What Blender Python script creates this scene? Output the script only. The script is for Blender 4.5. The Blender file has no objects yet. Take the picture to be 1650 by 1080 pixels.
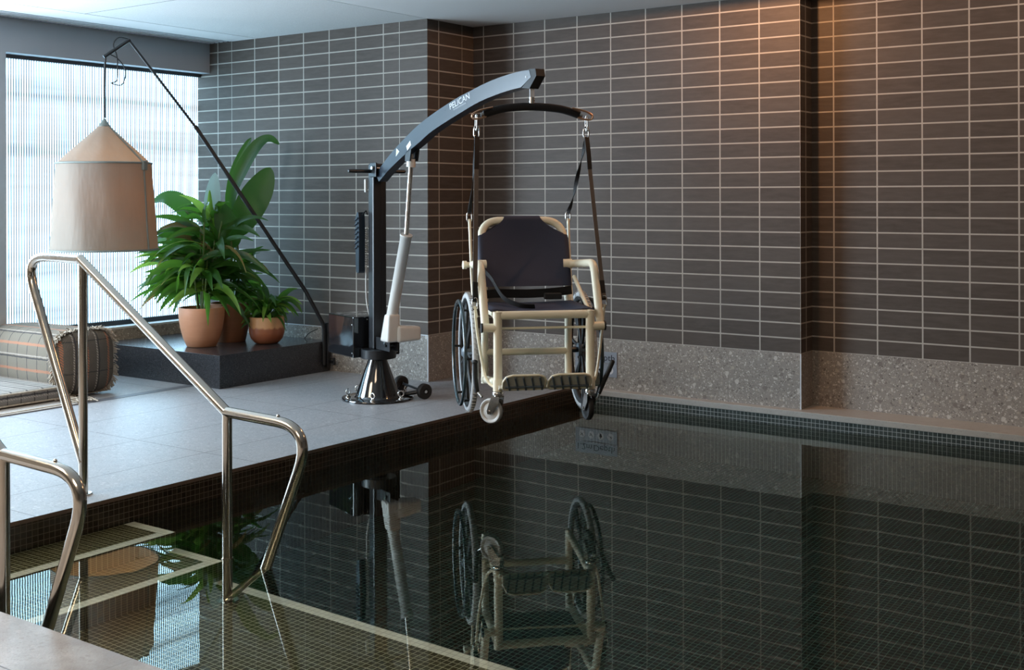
import bpy, bmesh, math, random
from mathutils import Vector, Matrix
R = math.radians
sc = bpy.context.scene
col = sc.collection

# ------------------------------------------------------------------ materials
def nodes(name):
    m = bpy.data.materials.new(name); m.use_nodes = True
    nt = m.node_tree; nt.nodes.clear()
    out = nt.nodes.new('ShaderNodeOutputMaterial')
    return m, nt, out
def N(nt, typ, **kw):
    n = nt.nodes.new(typ)
    for k, v in kw.items():
        if k.startswith('_'):
            setattr(n, k[1:], v)
        else:
            n.inputs[k.replace('__', ' ')].default_value = v
    return n
def L(nt, a, b): nt.links.new(a, b)
def c4(c): return (c[0], c[1], c[2], 1.0)
def pbsdf(nt, out, color=(.5,.5,.5), rough=.5, metal=0., **kw):
    b = nt.nodes.new('ShaderNodeBsdfPrincipled')
    b.inputs['Base Color'].default_value = c4(color)
    b.inputs['Roughness'].default_value = rough
    b.inputs['Metallic'].default_value = metal
    for k, v in kw.items(): b.inputs[k.replace('__', ' ')].default_value = v
    L(nt, b.outputs[0], out.inputs[0])
    return b
def math_(nt, op, a, b=None, clamp=False):
    n = nt.nodes.new('ShaderNodeMath'); n.operation = op; n.use_clamp = clamp
    for i, x in enumerate((a, b)):
        if x is None: continue
        if isinstance(x, (int, float)): n.inputs[i].default_value = x
        else: L(nt, x, n.inputs[i])
    return n.outputs[0]
def mix_(nt, fac, a, b, blend='MIX'):
    n = nt.nodes.new('ShaderNodeMix'); n.data_type = 'RGBA'; n.blend_type = blend
    for i, x in ((0, fac), (6, a), (7, b)):
        if isinstance(x, (int, float)): n.inputs[i].default_value = x
        elif isinstance(x, tuple): n.inputs[i].default_value = c4(x)
        else: L(nt, x, n.inputs[i])
    return n.outputs[2]
def ramp_(nt, fac, stops, interp='LINEAR'):
    n = nt.nodes.new('ShaderNodeValToRGB'); n.color_ramp.interpolation = interp
    e = n.color_ramp.elements
    while len(e) < len(stops): e.new(.5)
    for i, (p, c) in enumerate(stops):
        e[i].position = p; e[i].color = c4(c) if isinstance(c, tuple) else (c, c, c, 1)
    L(nt, fac, n.inputs[0]); return n.outputs[0]
def uv_(nt):
    n = nt.nodes.new('ShaderNodeTexCoord'); return n.outputs['UV']
def ob_(nt):
    n = nt.nodes.new('ShaderNodeTexCoord'); return n.outputs['Object']
def noise_(nt, vec, scale, detail=3, rough=.5, dist=0.):
    n = N(nt, 'ShaderNodeTexNoise', Scale=scale, Detail=detail, Roughness=rough, Distortion=dist)
    L(nt, vec, n.inputs['Vector']); return n
def map_(nt, vec, scale=(1,1,1), loc=(0,0,0), rot=(0,0,0)):
    n = nt.nodes.new('ShaderNodeMapping')
    n.inputs['Scale'].default_value = scale; n.inputs['Location'].default_value = loc; n.inputs['Rotation'].default_value = rot
    L(nt, vec, n.inputs[0]); return n.outputs[0]
def bump_(nt, height, bsdf, dist=.001, strength=1.):
    n = N(nt, 'ShaderNodeBump', Strength=strength, Distance=dist)
    L(nt, height, n.inputs['Height']); L(nt, n.outputs[0], bsdf.inputs['Normal']); return n
def brick_(nt, vec, w, h, mortar, c1, c2, cm, smooth=.1):
    n = nt.nodes.new('ShaderNodeTexBrick'); n.offset = 0; n.squash = 1; n.offset_frequency = 2
    L(nt, vec, n.inputs['Vector'])
    for k, v in (('Scale', 1.), ('Brick Width', w), ('Row Height', h), ('Mortar Size', mortar), ('Mortar Smooth', smooth), ('Bias', 0.)):
        n.inputs[k].default_value = v
    for k, c in (('Color1', c1), ('Color2', c2), ('Mortar', cm)): n.inputs[k].default_value = c4(c)
    return n

M = {}
def simple(name, color, rough=.5, metal=0., vary=.12, scale=30., bump=0., **kw):
    m, nt, out = nodes(name)
    b = pbsdf(nt, out, color, rough, metal, **kw)
    nz = noise_(nt, ob_(nt), scale, 4)
    d = tuple(max(0, x*(1-vary)) for x in color); l = tuple(min(1, x*(1+vary)) for x in color)
    L(nt, mix_(nt, nz.outputs[0], d, l), b.inputs['Base Color'])
    L(nt, ramp_(nt, nz.outputs[0], [(0, max(0, rough-.06)), (1, min(1, rough+.06))]), b.inputs['Roughness'])
    if bump: bump_(nt, nz.outputs[0], b, bump)
    M[name] = m; return m

def wall_tile():
    m, nt, out = nodes('charcoal_wall_tile'); uv = uv_(nt)
    br = brick_(nt, uv, .2518, .0869, .0043, (.078,.063,.053), (.102,.084,.072), (.40,.375,.345))
    st = noise_(nt, map_(nt, uv, (5, 26, 1)), 1.6, 6, .65)
    ns = noise_(nt, uv, 220, 2)
    t = mix_(nt, math_(nt, 'MULTIPLY', ramp_(nt, st.outputs[0], [(.35, 0.), (.75, 1.)]), .55), br.outputs['Color'], (.140,.118,.102))
    sp = ramp_(nt, ns.outputs[0], [(.66, 0.), (.74, 1.)])
    t = mix_(nt, math_(nt, 'MULTIPLY', sp, .25), t, (.16,.15,.14))
    gn = noise_(nt, uv, 14, 3)
    g = mix_(nt, gn.outputs[0], (.41,.38,.335), (.54,.50,.445))
    cfin = mix_(nt, br.outputs['Fac'], t, g)
    b = pbsdf(nt, out, rough=.45, Specular__IOR__Level=.22); L(nt, cfin, b.inputs['Base Color'])
    L(nt, ramp_(nt, br.outputs['Fac'], [(0, .5), (1, .9)]), b.inputs['Roughness'])
    hh = math_(nt, 'SUBTRACT', math_(nt, 'MULTIPLY', st.outputs[0], .25), br.outputs['Fac'])
    bump_(nt, hh, b, .0015, .7)
    M['tile'] = m
wall_tile()

def terrazzo(name, base, chips, scale=1., contrast=1., rough=.4, joint=None):
    m, nt, out = nodes(name); ob = ob_(nt)
    warp = noise_(nt, ob, 40*scale, 2)
    vv = nt.nodes.new('ShaderNodeVectorMath'); vv.operation = 'MULTIPLY_ADD'
    L(nt, warp.outputs['Color'], vv.inputs[0]); vv.inputs[1].default_value = (.02/scale,)*3; L(nt, ob, vv.inputs[2])
    c = mix_(nt, noise_(nt, ob, 9*scale, 5).outputs[0], tuple(x*.86 for x in base), tuple(x*1.12 for x in base))
    for s, r, p in ((150, .42, .45), (70, .40, .60), (34, .36, .74)):
        v = N(nt, 'ShaderNodeTexVoronoi', Scale=s*scale, Randomness=1.); L(nt, vv.outputs[0], v.inputs['Vector'])
        sep = nt.nodes.new('ShaderNodeSeparateColor'); L(nt, v.outputs['Color'], sep.inputs[0])
        mask = math_(nt, 'MULTIPLY', math_(nt, 'LESS_THAN', v.outputs['Distance'], r), math_(nt, 'GREATER_THAN', sep.outputs[0], p))
        cc = ramp_(nt, sep.outputs[1], [(i/len(chips), k) for i, k in enumerate(chips)], 'CONSTANT')
        c = mix_(nt, math_(nt, 'MULTIPLY', mask, contrast), c, cc)
    b = pbsdf(nt, out, rough=rough)
    if joint:
        br = brick_(nt, uv_(nt), joint[0], joint[1], joint[2], (1,1,1), (1,1,1), (0,0,0))
        c = mix_(nt, br.outputs['Fac'], c, joint[3])
    L(nt, c, b.inputs['Base Color'])
    M[name] = m; return b, nt
terrazzo('terrazzo', (.30,.268,.235), [(.60,.56,.51), (.46,.40,.33), (.13,.11,.10), (.68,.64,.59), (.40,.36,.32), (.20,.17,.15)], .85, .85, .5)
b_, nt_ = terrazzo('deck_stone', (.295,.305,.32), [(.41,.41,.42), (.21,.22,.23), (.48,.48,.48), (.17,.17,.18)], 1.5, .6, .38, (50., 1.118, .0028, (.09,.088,.085)))
n_ = noise_(nt_, ob_(nt_), 160, 3); bump_(nt_, n_.outputs[0], b_, .0008, .6)
b_, nt_ = terrazzo('pave_stone', (.36,.35,.35), [(.42,.39,.37), (.25,.22,.20), (.46,.43,.41), (.22,.20,.18)], 1.5, .5, .32, (50., 1.118, .0028, (.07,.06,.055)))
st_ = noise_(nt_, ob_(nt_), 3.2, 6, .65); lk_ = b_.inputs['Base Color'].links[0].from_socket
L(nt_, mix_(nt_, ramp_(nt_, st_.outputs[0], [(.42, 0.), (.62, .75)]), lk_, (.20,.172,.150)), b_.inputs['Base Color'])
n_ = noise_(nt_, ob_(nt_), 160, 3); bump_(nt_, n_.outputs[0], b_, .0008, .6)
terrazzo('coping_stone', (.46,.44,.40), [(.42,.40,.37), (.28,.25,.22), (.45,.42,.39)], 2., .3, .4)
terrazzo('granite', (.034,.036,.041), [(.065,.068,.075), (.015,.015,.017), (.075,.078,.084), (.02,.02,.022)], 3., .8, .2)
simple('edge_stone', (.13,.095,.07), .4, vary=.25)

def mosaic(name, c1, c2, grout, rough=.18, pitch=.024, mort=.0012, bump=.0006):
    m, nt, out = nodes(name)
    uv = uv_(nt)
    br = brick_(nt, uv, pitch, pitch, mort, c1, c2, grout, .1)
    b = pbsdf(nt, out, rough=rough); L(nt, br.outputs['Color'], b.inputs['Base Color'])
    L(nt, ramp_(nt, br.outputs['Fac'], [(0, rough), (1, .7)]), b.inputs['Roughness'])
    bump_(nt, br.outputs['Fac'], b, -bump)
    M[name] = m
mosaic('mosaic_dark', (.020,.015,.010), (.034,.026,.018), (.105,.085,.062))
mosaic('mosaic_green', (.004,.017,.017), (.009,.028,.027), (.085,.165,.135))
mosaic('mosaic_grey', (.040,.052,.050), (.068,.082,.078), (.38,.41,.39))
mosaic('mosaic_olive', (.042,.037,.017), (.066,.058,.028), (.48,.44,.29), mort=.0011)
mosaic('mosaic_white', (.72,.70,.62), (.80,.78,.70), (.42,.40,.33))

def water():
    m, nt, out = nodes('pool_water')
    g = N(nt, 'ShaderNodeBsdfGlass', Roughness=0., IOR=1.333); g.inputs['Color'].default_value = (.93,.97,.91,1)
    ob = ob_(nt)
    a = noise_(nt, ob, 9., 2, .4); c = noise_(nt, ob, 2.2, 1, .4)
    h = math_(nt, 'ADD', a.outputs[0], math_(nt, 'MULTIPLY', c.outputs[0], 3.))
    bp = N(nt, 'ShaderNodeBump', Strength=1., Distance=.00009); L(nt, h, bp.inputs['Height']); L(nt, bp.outputs[0], g.inputs['Normal'])
    L(nt, g.outputs[0], out.inputs[0]); M['water'] = m
water()

def steel():
    m, nt, out = nodes('stainless_steel')
    b = pbsdf(nt, out, (.60,.56,.50), .16, 1.)
    nz = noise_(nt, map_(nt, ob_(nt), (40, 40, 6)), 3, 4)
    L(nt, ramp_(nt, nz.outputs[0], [(.3, .11), (.8, .22)]), b.inputs['Roughness'])
    M['steel'] = m
steel()
simple('chrome', (.72,.70,.67), .14, 1., .05)
simple('black_paint', (.012,.013,.015), .32, 0., .1)
simple('black_gloss', (.010,.011,.013), .10, 0., .1, 12, Coat__Weight=1., Coat__Roughness=.04)
def wavy():
    m = M['black_gloss']; nt = m.node_tree; b = [n for n in nt.nodes if n.type == 'BSDF_PRINCIPLED'][0]
    nz = noise_(nt, ob_(nt), 7, 1); bp = bump_(nt, nz.outputs[0], b, .006, .6); L(nt, bp.outputs[0], b.inputs['Coat Normal'])
wavy()
simple('boom_paint', (.013,.021,.033), .3, 0., .1)
simple('black_rubber', (.012,.012,.012), .6)
simple('black_foam', (.010,.009,.009), .85, vary=.3, scale=200, bump=.0006)
simple('black_webbing', (.016,.015,.015), .75, vary=.25, scale=300)
simple('grey_webbing', (.15,.135,.12), .75, vary=.2, scale=300)
simple('cream_plastic', (.93,.85,.65), .34, vary=.05, scale=8)
simple('white_plastic', (.64,.62,.58), .4, vary=.04)
simple('tyre_grey', (.50,.50,.50), .6, vary=.1)
simple('caster_grey', (.55,.54,.52), .5, vary=.06)
simple('navy_mesh', (.030,.034,.062), .7, vary=.25, scale=260, bump=.0005)
simple('teal_rim', (.030,.050,.058), .22, 0., .1, Coat__Weight=.6)
simple('hub_grey', (.16,.20,.24), .3)
simple('copper', (.62,.36,.22), .3, .85)
simple('plate_grey', (.80,.78,.70), .5)
simple('lettering_white', (.75,.77,.80), .5, vary=.02)
simple('sticker_yellow', (.62,.60,.30), .5, vary=.1)
simple('sign_blue', (.30,.34,.40), .4, vary=.04)
simple('sign_ink', (.008,.012,.025), .5)
simple('sign_white', (.72,.74,.76), .5, vary=.03)
simple('plaster_blue', (.36,.385,.41), .7, vary=.05, scale=6, bump=.0006)
simple('white_ceiling', (.66,.655,.645), .8, vary=.02)
simple('warm_wall', (.20,.17,.14), .8, vary=.05)
simple('frame_metal', (.05,.055,.06), .4, .5)
simple('slot_metal', (.10,.10,.105), .5)
simple('sill_white', (.66,.68,.70), .4, vary=.03)
simple('floor_strip', (.12,.125,.14), .4)
simple('binding', (.17,.185,.165), .7)
simple('soil', (.035,.025,.018), .9, vary=.5, scale=90, bump=.01)
simple('stem_green', (.11,.17,.05), .45)

def perforated():
    m, nt, out = nodes('perforated_ceiling'); ob = ob_(nt)
    sep = nt.nodes.new('ShaderNodeSeparateXYZ'); L(nt, ob, sep.inputs[0])
    sx = math_(nt, 'SINE', math_(nt, 'MULTIPLY', sep.outputs[0], 2*math.pi/.012)); sy = math_(nt, 'SINE', math_(nt, 'MULTIPLY', sep.outputs[1], 2*math.pi/.012))
    d = math_(nt, 'GREATER_THAN', math_(nt, 'ADD', sx, sy), .9)
    b = pbsdf(nt, out, rough=.8)
    jt = brick_(nt, map_(nt, ob, loc=(6.59, -4.55, 0)), 50, 2.4, .004, (1,1,1), (1,1,1), (0,0,0))
    c = mix_(nt, d, (.66,.66,.645), (.30,.30,.30))
    L(nt, mix_(nt, jt.outputs['Fac'], c, (.03,.03,.03)), b.inputs['Base Color'])
    M['perforated'] = m
perforated()

def pane(name, strength, stripes):
    m, nt, out = nodes(name); ob = ob_(nt)
    sep = nt.nodes.new('ShaderNodeSeparateXYZ'); L(nt, ob, sep.inputs[0])
    w = math_(nt, 'SINE', math_(nt, 'MULTIPLY', sep.outputs[1], 2*math.pi/.0187))
    w = math_(nt, 'ADD', math_(nt, 'MULTIPLY', w, .5), .5)
    bands = noise_(nt, map_(nt, ob, (0., .25, 5.5)), 1., 3, .6)
    bb = ramp_(nt, bands.outputs[0], [(.36, .40), (.47, .75), (.60, 1.)])
    f = math_(nt, 'MULTIPLY', bb, ramp_(nt, w, [(.40, 1.), (.56, 1.-stripes)]))
    e = nt.nodes.new('ShaderNodeEmission'); e.inputs['Color'].default_value = (.47,.77,1.,1) if name == 'fluted_glass' else (.66,.84,1.,1)
    L(nt, math_(nt, 'MULTIPLY', f, strength), e.inputs['Strength'])
    g = N(nt, 'ShaderNodeBsdfGlossy', Roughness=.15); g.inputs['Color'].default_value = (.5,.5,.5,1)
    mx = nt.nodes.new('ShaderNodeAddShader')
    fr = nt.nodes.new('ShaderNodeMixShader'); fr.inputs[0].default_value = .06
    L(nt, e.outputs[0], fr.inputs[1]); L(nt, g.outputs[0], fr.inputs[2]); L(nt, fr.outputs[0], out.inputs[0])
    M[name] = m
WIN = 5.6
pane('fluted_glass', WIN, .93)
pane('bright_glass', 20.0, .1)

def leaf_mat(name, ca, cb, trans, rough=.32, mixf=.35):
    m, nt, out = nodes(name)
    b = nt.nodes.new('ShaderNodeBsdfPrincipled'); b.inputs['Roughness'].default_value = rough
    nz = noise_(nt, ob_(nt), 7, 3)
    wv = noise_(nt, map_(nt, uv_(nt), (1, 1, 1)), 60, 2)
    c = mix_(nt, nz.outputs[0], ca, cb)
    L(nt, c, b.inputs['Base Color'])
    t = nt.nodes.new('ShaderNodeBsdfTranslucent'); t.inputs['Color'].default_value = c4(trans)
    mx = nt.nodes.new('ShaderNodeMixShader'); mx.inputs[0].default_value = mixf
    L(nt, b.outputs[0], mx.inputs[1]); L(nt, t.outputs[0], mx.inputs[2]); L(nt, mx.outputs[0], out.inputs[0])
    bump_(nt, wv.outputs[0], b, .0006)
    M[name] = m
leaf_mat('leaf_dark', (.012,.048,.010), (.040,.125,.018), (.16,.40,.04), .33, .36)
leaf_mat('leaf_big', (.010,.045,.010), (.030,.090,.018), (.10,.28,.03), .42, .3)
leaf_mat('leaf_bright', (.10,.24,.03), (.20,.40,.06), (.40,.62,.10), .4, .5)
leaf_mat('leaf_pale', (.38,.50,.50), (.48,.60,.62), (.40,.52,.45), .35, .4)
leaf_mat('leaf_tan', (.16,.12,.035), (.24,.17,.05), (.30,.22,.06), .5, .3)

def terracotta(name, a, b2, rough=.6, glaze=None):
    m, nt, out = nodes(name); ob = ob_(nt)
    nz = noise_(nt, map_(nt, ob, (3, 3, 14)), 3, 5, .6)
    c = mix_(nt, nz.outputs[0], a, b2)
    b = pbsdf(nt, out, rough=rough)
    if glaze:
        sep = nt.nodes.new('ShaderNodeSeparateXYZ'); L(nt, ob, sep.inputs[0])
        dr = noise_(nt, map_(nt, ob, (26, 26, 3)), 1., 3)
        h = math_(nt, 'ADD', sep.outputs[2], math_(nt, 'MULTIPLY', math_(nt, 'SUBTRACT', dr.outputs[0], .5), .06))
        k = ramp_(nt, math_(nt, 'MULTIPLY', h, 5.), [(.54, 0.), (.60, 1.)])
        c = mix_(nt, k, c, glaze)
        L(nt, ramp_(nt, k, [(0, .35), (1, .22)]), b.inputs['Roughness'])
    L(nt, c, b.inputs['Base Color']); bump_(nt, nz.outputs[0], b, .001)
    M[name] = m
terracotta('terracotta', (.48,.215,.115), (.58,.29,.165), .55)
terracotta('terracotta_dark', (.30,.115,.055), (.42,.18,.09), .6)
terracotta('glazed_clay', (.26,.085,.040), (.36,.13,.06), .35, (.62,.34,.17))

def shade_fabric():
    m, nt, out = nodes('canvas_shade'); ob = ob_(nt)
    nz = noise_(nt, ob, 4, 4, .6); fn = noise_(nt, ob, 380, 2)
    c = mix_(nt, nz.outputs[0], (.235,.215,.185), (.31,.285,.245))
    b = nt.nodes.new('ShaderNodeBsdfPrincipled'); b.inputs['Roughness'].default_value = .85; L(nt, c, b.inputs['Base Color'])
    t = nt.nodes.new('ShaderNodeBsdfTranslucent'); t.inputs['Color'].default_value = (.46,.34,.225,1)
    mx = nt.nodes.new('ShaderNodeMixShader'); mx.inputs[0].default_value = .38
    L(nt, b.outputs[0], mx.inputs[1]); L(nt, t.outputs[0], mx.inputs[2]); L(nt, mx.outputs[0], out.inputs[0])
    wr_ = noise_(nt, map_(nt, ob, (9, 9, 2.2)), 1., 3, .55); bump_(nt, math_(nt, 'ADD', wr_.outputs[0], math_(nt, 'MULTIPLY', fn.outputs[0], .01)), b, .045, .22); M['shade'] = m
leaf_mat('added_lining', (.74,.55,.38), (.80,.61,.43), (.80,.58,.38), .9, .35)
shade_fabric()
def bulb():
    m, nt, out = nodes('lamp_bulb')
    e = N(nt, 'ShaderNodeEmission', Strength=44.); e.inputs['Color'].default_value = (1., .70, .43, 1)
    L(nt, e.outputs[0], out.inputs[0]); M['bulb'] = m
bulb()

def woven(name, base, warp, weft, pu, pv, ou=0., ov=0., orange=True):
    # plaid weave: u stripes and v stripes in metres
    m, nt, out = nodes(name); uv = uv_(nt)
    sep = nt.nodes.new('ShaderNodeSeparateXYZ'); L(nt, uv, sep.inputs[0])
    nz = noise_(nt, uv, 260, 2); n2 = noise_(nt, uv, 7, 3)
    c = mix_(nt, nz.outputs[0], tuple(x*.72 for x in base), tuple(x*1.25 for x in base))
    jit = math_(nt, 'MULTIPLY', math_(nt, 'SUBTRACT', noise_(nt, uv, 45, 2).outputs[0], .5), .010)
    def stripe(x, off, period, w):
        f = math_(nt, 'FRACT', math_(nt, 'DIVIDE', math_(nt, 'ADD', math_(nt, 'ADD', x, jit), off+10*period), period))
        return math_(nt, 'LESS_THAN', f, w/period)
    dash = math_(nt, 'GREATER_THAN', math_(nt, 'SINE', math_(nt, 'MULTIPLY', math_(nt, 'ADD', sep.outputs[0], sep.outputs[1]), 2*math.pi/.016)), -.35)
    c = mix_(nt, math_(nt, 'MULTIPLY', stripe(sep.outputs[0], ou, pu, .006), .8), c, (.03,.028,.03))
    c = mix_(nt, math_(nt, 'MULTIPLY', math_(nt, 'MULTIPLY', stripe(sep.outputs[1], ov, pv, .016), dash), .9 if orange else 0.), c, (.46,.16,.075))
    c = mix_(nt, math_(nt, 'MULTIPLY', stripe(sep.outputs[1], ov+pv*.45, pv, .009), .85), c, (.03,.028,.032))
    c = mix_(nt, math_(nt, 'MULTIPLY', math_(nt, 'MULTIPLY', stripe(sep.outputs[1], ov+pv*.45+.013, pv, .008), dash), .7), c, (.55,.47,.40))
    b = pbsdf(nt, out, rough=.95); L(nt, c, b.inputs['Base Color'])
    wv = math_(nt, 'MULTIPLY', math_(nt, 'SINE', math_(nt, 'MULTIPLY', sep.outputs[0], 2*math.pi/.009)), math_(nt, 'SINE', math_(nt, 'MULTIPLY', sep.outputs[1], 2*math.pi/.009)))
    bump_(nt, math_(nt, 'ADD', wv, nz.outputs[0]), b, .002)
    M[name] = m
woven('woven_plaid', (.175,.147,.112), 0, 0, .105, .155, .02, .03)
woven('woven_end', (.12,.098,.074), 0, 0, .19, .155, .05, .03)
woven('woven_check', (.27,.25,.225), 0, 0, .085, .10, 0., 0., False)
simple('fringe_yarn', (.40,.34,.27), .95, vary=.45, scale=60)
simple('rug_weave', (.33,.30,.27), .95, vary=.35, scale=90, bump=.004)

# ------------------------------------------------------------------ mesh builder
class MB:
    def __init__(s): s.v = []; s.f = []; s.sm = []; s.uv = []; s.mi = []
    def face(s, idx, smooth=False, uv=None, mi=0):
        s.f.append(tuple(idx)); s.sm.append(smooth); s.uv.append(uv); s.mi.append(mi)
    def quad(s, a, b, c, d, uv=None, smooth=False, mi=0):
        n = len(s.v); s.v += [tuple(a), tuple(b), tuple(c), tuple(d)]; s.face((n, n+1, n+2, n+3), smooth, uv, mi)
    def ngon(s, pts, smooth=False, mi=0):
        n = len(s.v); s.v += [tuple(p) for p in pts]; s.face(range(n, n+len(pts)), smooth, None, mi)
    def addbm(s, bm, M4=None, smooth=False, mi=0):
        n = len(s.v); bm.verts.index_update()
        for v in bm.verts: s.v.append(tuple(M4 @ v.co) if M4 else tuple(v.co))
        for f in bm.faces: s.face([n+v.index for v in f.verts], smooth, None, mi)
        bm.free()
    def box(s, lo, hi, bev=0., M4=None, seg=2, mi=0):
        bm = bmesh.new(); bmesh.ops.create_cube(bm, size=1.)
        for v in bm.verts: v.co = Vector([(lo[i]+hi[i])/2 + v.co[i]*(hi[i]-lo[i]) for i in range(3)])
        if bev: bmesh.ops.bevel(bm, geom=bm.edges[:], offset=bev, segments=seg, affect='EDGES', profile=.5)
        s.addbm(bm, M4, False, mi); return s
    def tube(s, path, r, seg=12, closed=False, caps=True, mi=0, flat=None, ref=None):
        P = [Vector(p) for p in path]; n = len(P)
        rad = r if isinstance(r, (list, tuple)) else [r]*n
        T = []
        for i in range(n):
            a = P[(i-1) % n] if (closed or i > 0) else P[i]; b = P[(i+1) % n] if (closed or i < n-1) else P[i]
            T.append((b-a).normalized())
        up = Vector(ref) if ref else (Vector((0,0,1)) if abs(T[0].z) < .9 else Vector((1,0,0)))
        nrm = (up - T[0]*up.dot(T[0])).normalized(); base = len(s.v)
        for i in range(n):
            if i: nrm = (nrm - T[i]*nrm.dot(T[i])).normalized()
            if ref:
                u2 = Vector(ref); nn = u2 - T[i]*u2.dot(T[i])
                if nn.length > 1e-4: nrm = nn.normalized()
            bi = T[i].cross(nrm)
            for k in range(seg):
                a = 2*math.pi*k/seg
                fx, fy = (1, 1) if flat is None else flat
                s.v.append(tuple(P[i] + (nrm*math.cos(a)*fx + bi*math.sin(a)*fy)*rad[i]))
        m = n if closed else n-1
        for i in range(m):
            for k in range(seg):
                a = base+i*seg+k; b = base+i*seg+(k+1) % seg; j = (i+1) % n
                c = base+j*seg+(k+1) % seg; d = base+j*seg+k
                s.face((a, b, c, d), True, None, mi)
        if caps and not closed:
            for i, rev in ((0, True), (n-1, False)):
                pts = [s.v[base+i*seg+k] for k in range(seg)]
                s.ngon(pts[::-1] if rev else pts, False, mi)
        return s
    def lathe(s, prof, seg=32, M4=None, closed=False, mi=0, sharp=True):
        # prof: list of (r,z); consecutive points joined; sharp breaks duplicated
        def ring(r, z):
            b = len(s.v)
            for k in range(seg):
                a = 2*math.pi*k/seg; p = Vector((r*math.cos(a), r*math.sin(a), z))
                s.v.append(tuple(M4 @ p) if M4 else tuple(p))
            return b
        pr = list(prof) + ([prof[0]] if closed else [])
        prev = None; n = len(pr)
        for i in range(n-1):
            (r0, z0), (r1, z1) = pr[i], pr[i+1]
            share = False
            if prev is not None:
                (rp, zp) = pr[i-1]
                a = Vector((r0-rp, z0-zp)); b = Vector((r1-r0, z1-z0))
                if a.length > 1e-7 and b.length > 1e-7 and (not sharp or a.angle(b) < R(40)): share = True
            A = prev if share else ring(r0, z0); B = ring(r1, z1)
            for k in range(seg):
                k2 = (k+1) % seg
                s.face((A+k, A+k2, B+k2, B+k), True, None, mi)
            prev = B
        return s
    def prism(s, poly, o, ax, ay, az, t0, t1, mi=0, smooth=False):
        o, ax, ay, az = map(Vector, (o, ax, ay, az))
        A = [o+ax*p[0]+ay*p[1]+az*t0 for p in poly]; B = [o+ax*p[0]+ay*p[1]+az*t1 for p in poly]
        s.ngon(A[::-1], False, mi); s.ngon(B, False, mi); n = len(poly)
        for i in range(n):
            j = (i+1) % n; s.quad(A[i], A[j], B[j], B[i], None, smooth, mi)
        return s
    def build(s, name, mats, parent=None, off=(0,0,0), merge=False):
        me = bpy.data.meshes.new(name); me.from_pydata(s.v, [], s.f)
        ul = me.uv_layers.new(name='UVMap')
        for p, smh, mi in zip(me.polygons, s.sm, s.mi): p.use_smooth = smh; p.material_index = mi
        for p, uv in zip(me.polygons, s.uv):
            nn = p.normal; ax = max(range(3), key=lambda i: abs(nn[i]))
            for j, li in enumerate(p.loop_indices):
                if uv: ul.data[li].uv = uv[j]
                else:
                    c = me.vertices[me.loops[li].vertex_index].co
                    ul.data[li].uv = ((c.y, c.z), (c.x, c.z), (c.x, c.y))[ax]
        if not isinstance(mats, (list, tuple)): mats = [mats]
        for m in mats: me.materials.append(M[m])
        bm = bmesh.new(); bm.from_mesh(me)
        bmesh.ops.recalc_face_normals(bm, faces=bm.faces[:]) if merge else None
        bm.to_mesh(me); bm.free()
        o = bpy.data.objects.new(name, me); col.objects.link(o)
        if parent: o.parent = parent; o.location = off
        return o
def fillet(pts, rad, n=7, closed=False):
    P = [Vector(p) for p in pts]; out = []; m = len(P)
    for i in range(m):
        if not closed and i in (0, m-1): out.append(P[i]); continue
        a, b, c = P[(i-1) % m], P[i], P[(i+1) % m]
        u = (a-b); w = (c-b); r = rad[i] if isinstance(rad, (list, tuple)) else rad
        ang = u.angle(w); d = min(r/max(math.tan(ang/2), 1e-3), u.length*.49, w.length*.49)
        p0 = b+u.normalized()*d; p1 = b+w.normalized()*d
        for k in range(n+1):
            t = k/n; out.append(p0*(1-t)**2 + b*2*t*(1-t) + p1*t*t)
    return out
def spline(pts, n=8):
    P = [Vector(p) for p in pts]; out = []
    for i in range(len(P)-1):
        p0 = P[max(i-1, 0)]; p1 = P[i]; p2 = P[i+1]; p3 = P[min(i+2, len(P)-1)]
        for k in range(n):
            t = k/n
            out.append(.5*((2*p1)+(-p0+p2)*t+(2*p0-5*p1+4*p2-p3)*t*t+(-p0+3*p1-3*p2+p3)*t**3))
    out.append(P[-1]); return out
def axm(loc, axis, xref=None):
    # matrix with local z along axis
    z = Vector(axis).normalized(); x = Vector(xref) if xref else (Vector((0,0,1)) if abs(z.z) < .9 else Vector((1,0,0)))
    x = (x - z*x.dot(z)).normalized(); y = z.cross(x)
    m = Matrix((x, y, z)).transposed().to_4x4(); m.translation = Vector(loc); return m
def thing(name, label, cat, loc=(0,0,0), rotz=0., group=None):
    o = bpy.data.objects.new(name, None); col.objects.link(o); o.location = loc; o.rotation_euler = (0,0,rotz); o.empty_display_size = .1
    o['label'] = label; o['category'] = cat
    if group: o['group'] = group
    return o
def tag(o, label, cat, group=None, kind=None):
    o['label'] = label; o['category'] = cat
    if group: o['group'] = group
    if kind: o['kind'] = kind
    return o
def struct(mb, name, mats, label=None):
    o = mb.build(name, mats); o['kind'] = 'structure'
    if label: o['label'] = label
    return o
def text_mesh(txt, size, name, mat, parent, m4, extrude=.0006, width=None):
    cu = bpy.data.curves.new(name, 'FONT'); cu.body = txt; cu.size = size; cu.extrude = extrude
    to = bpy.data.objects.new('tmp', cu); col.objects.link(to)
    dg = bpy.context.evaluated_depsgraph_get(); dg.update()
    me = bpy.data.meshes.new_from_object(to.evaluated_get(dg)); bpy.data.objects.remove(to)
    xs = [v.co.x for v in me.vertices]; w = max(xs)-min(xs); x0 = min(xs)
    for v in me.vertices:
        c = v.co.copy(); c.x = (c.x-x0)*((width/w) if width else 1.); v.co = m4 @ c
    me.materials.clear(); me.materials.append(M[mat])
    o = bpy.data.objects.new(name, me); col.objects.link(o)
    if parent: o.parent = parent
    return o

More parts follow.
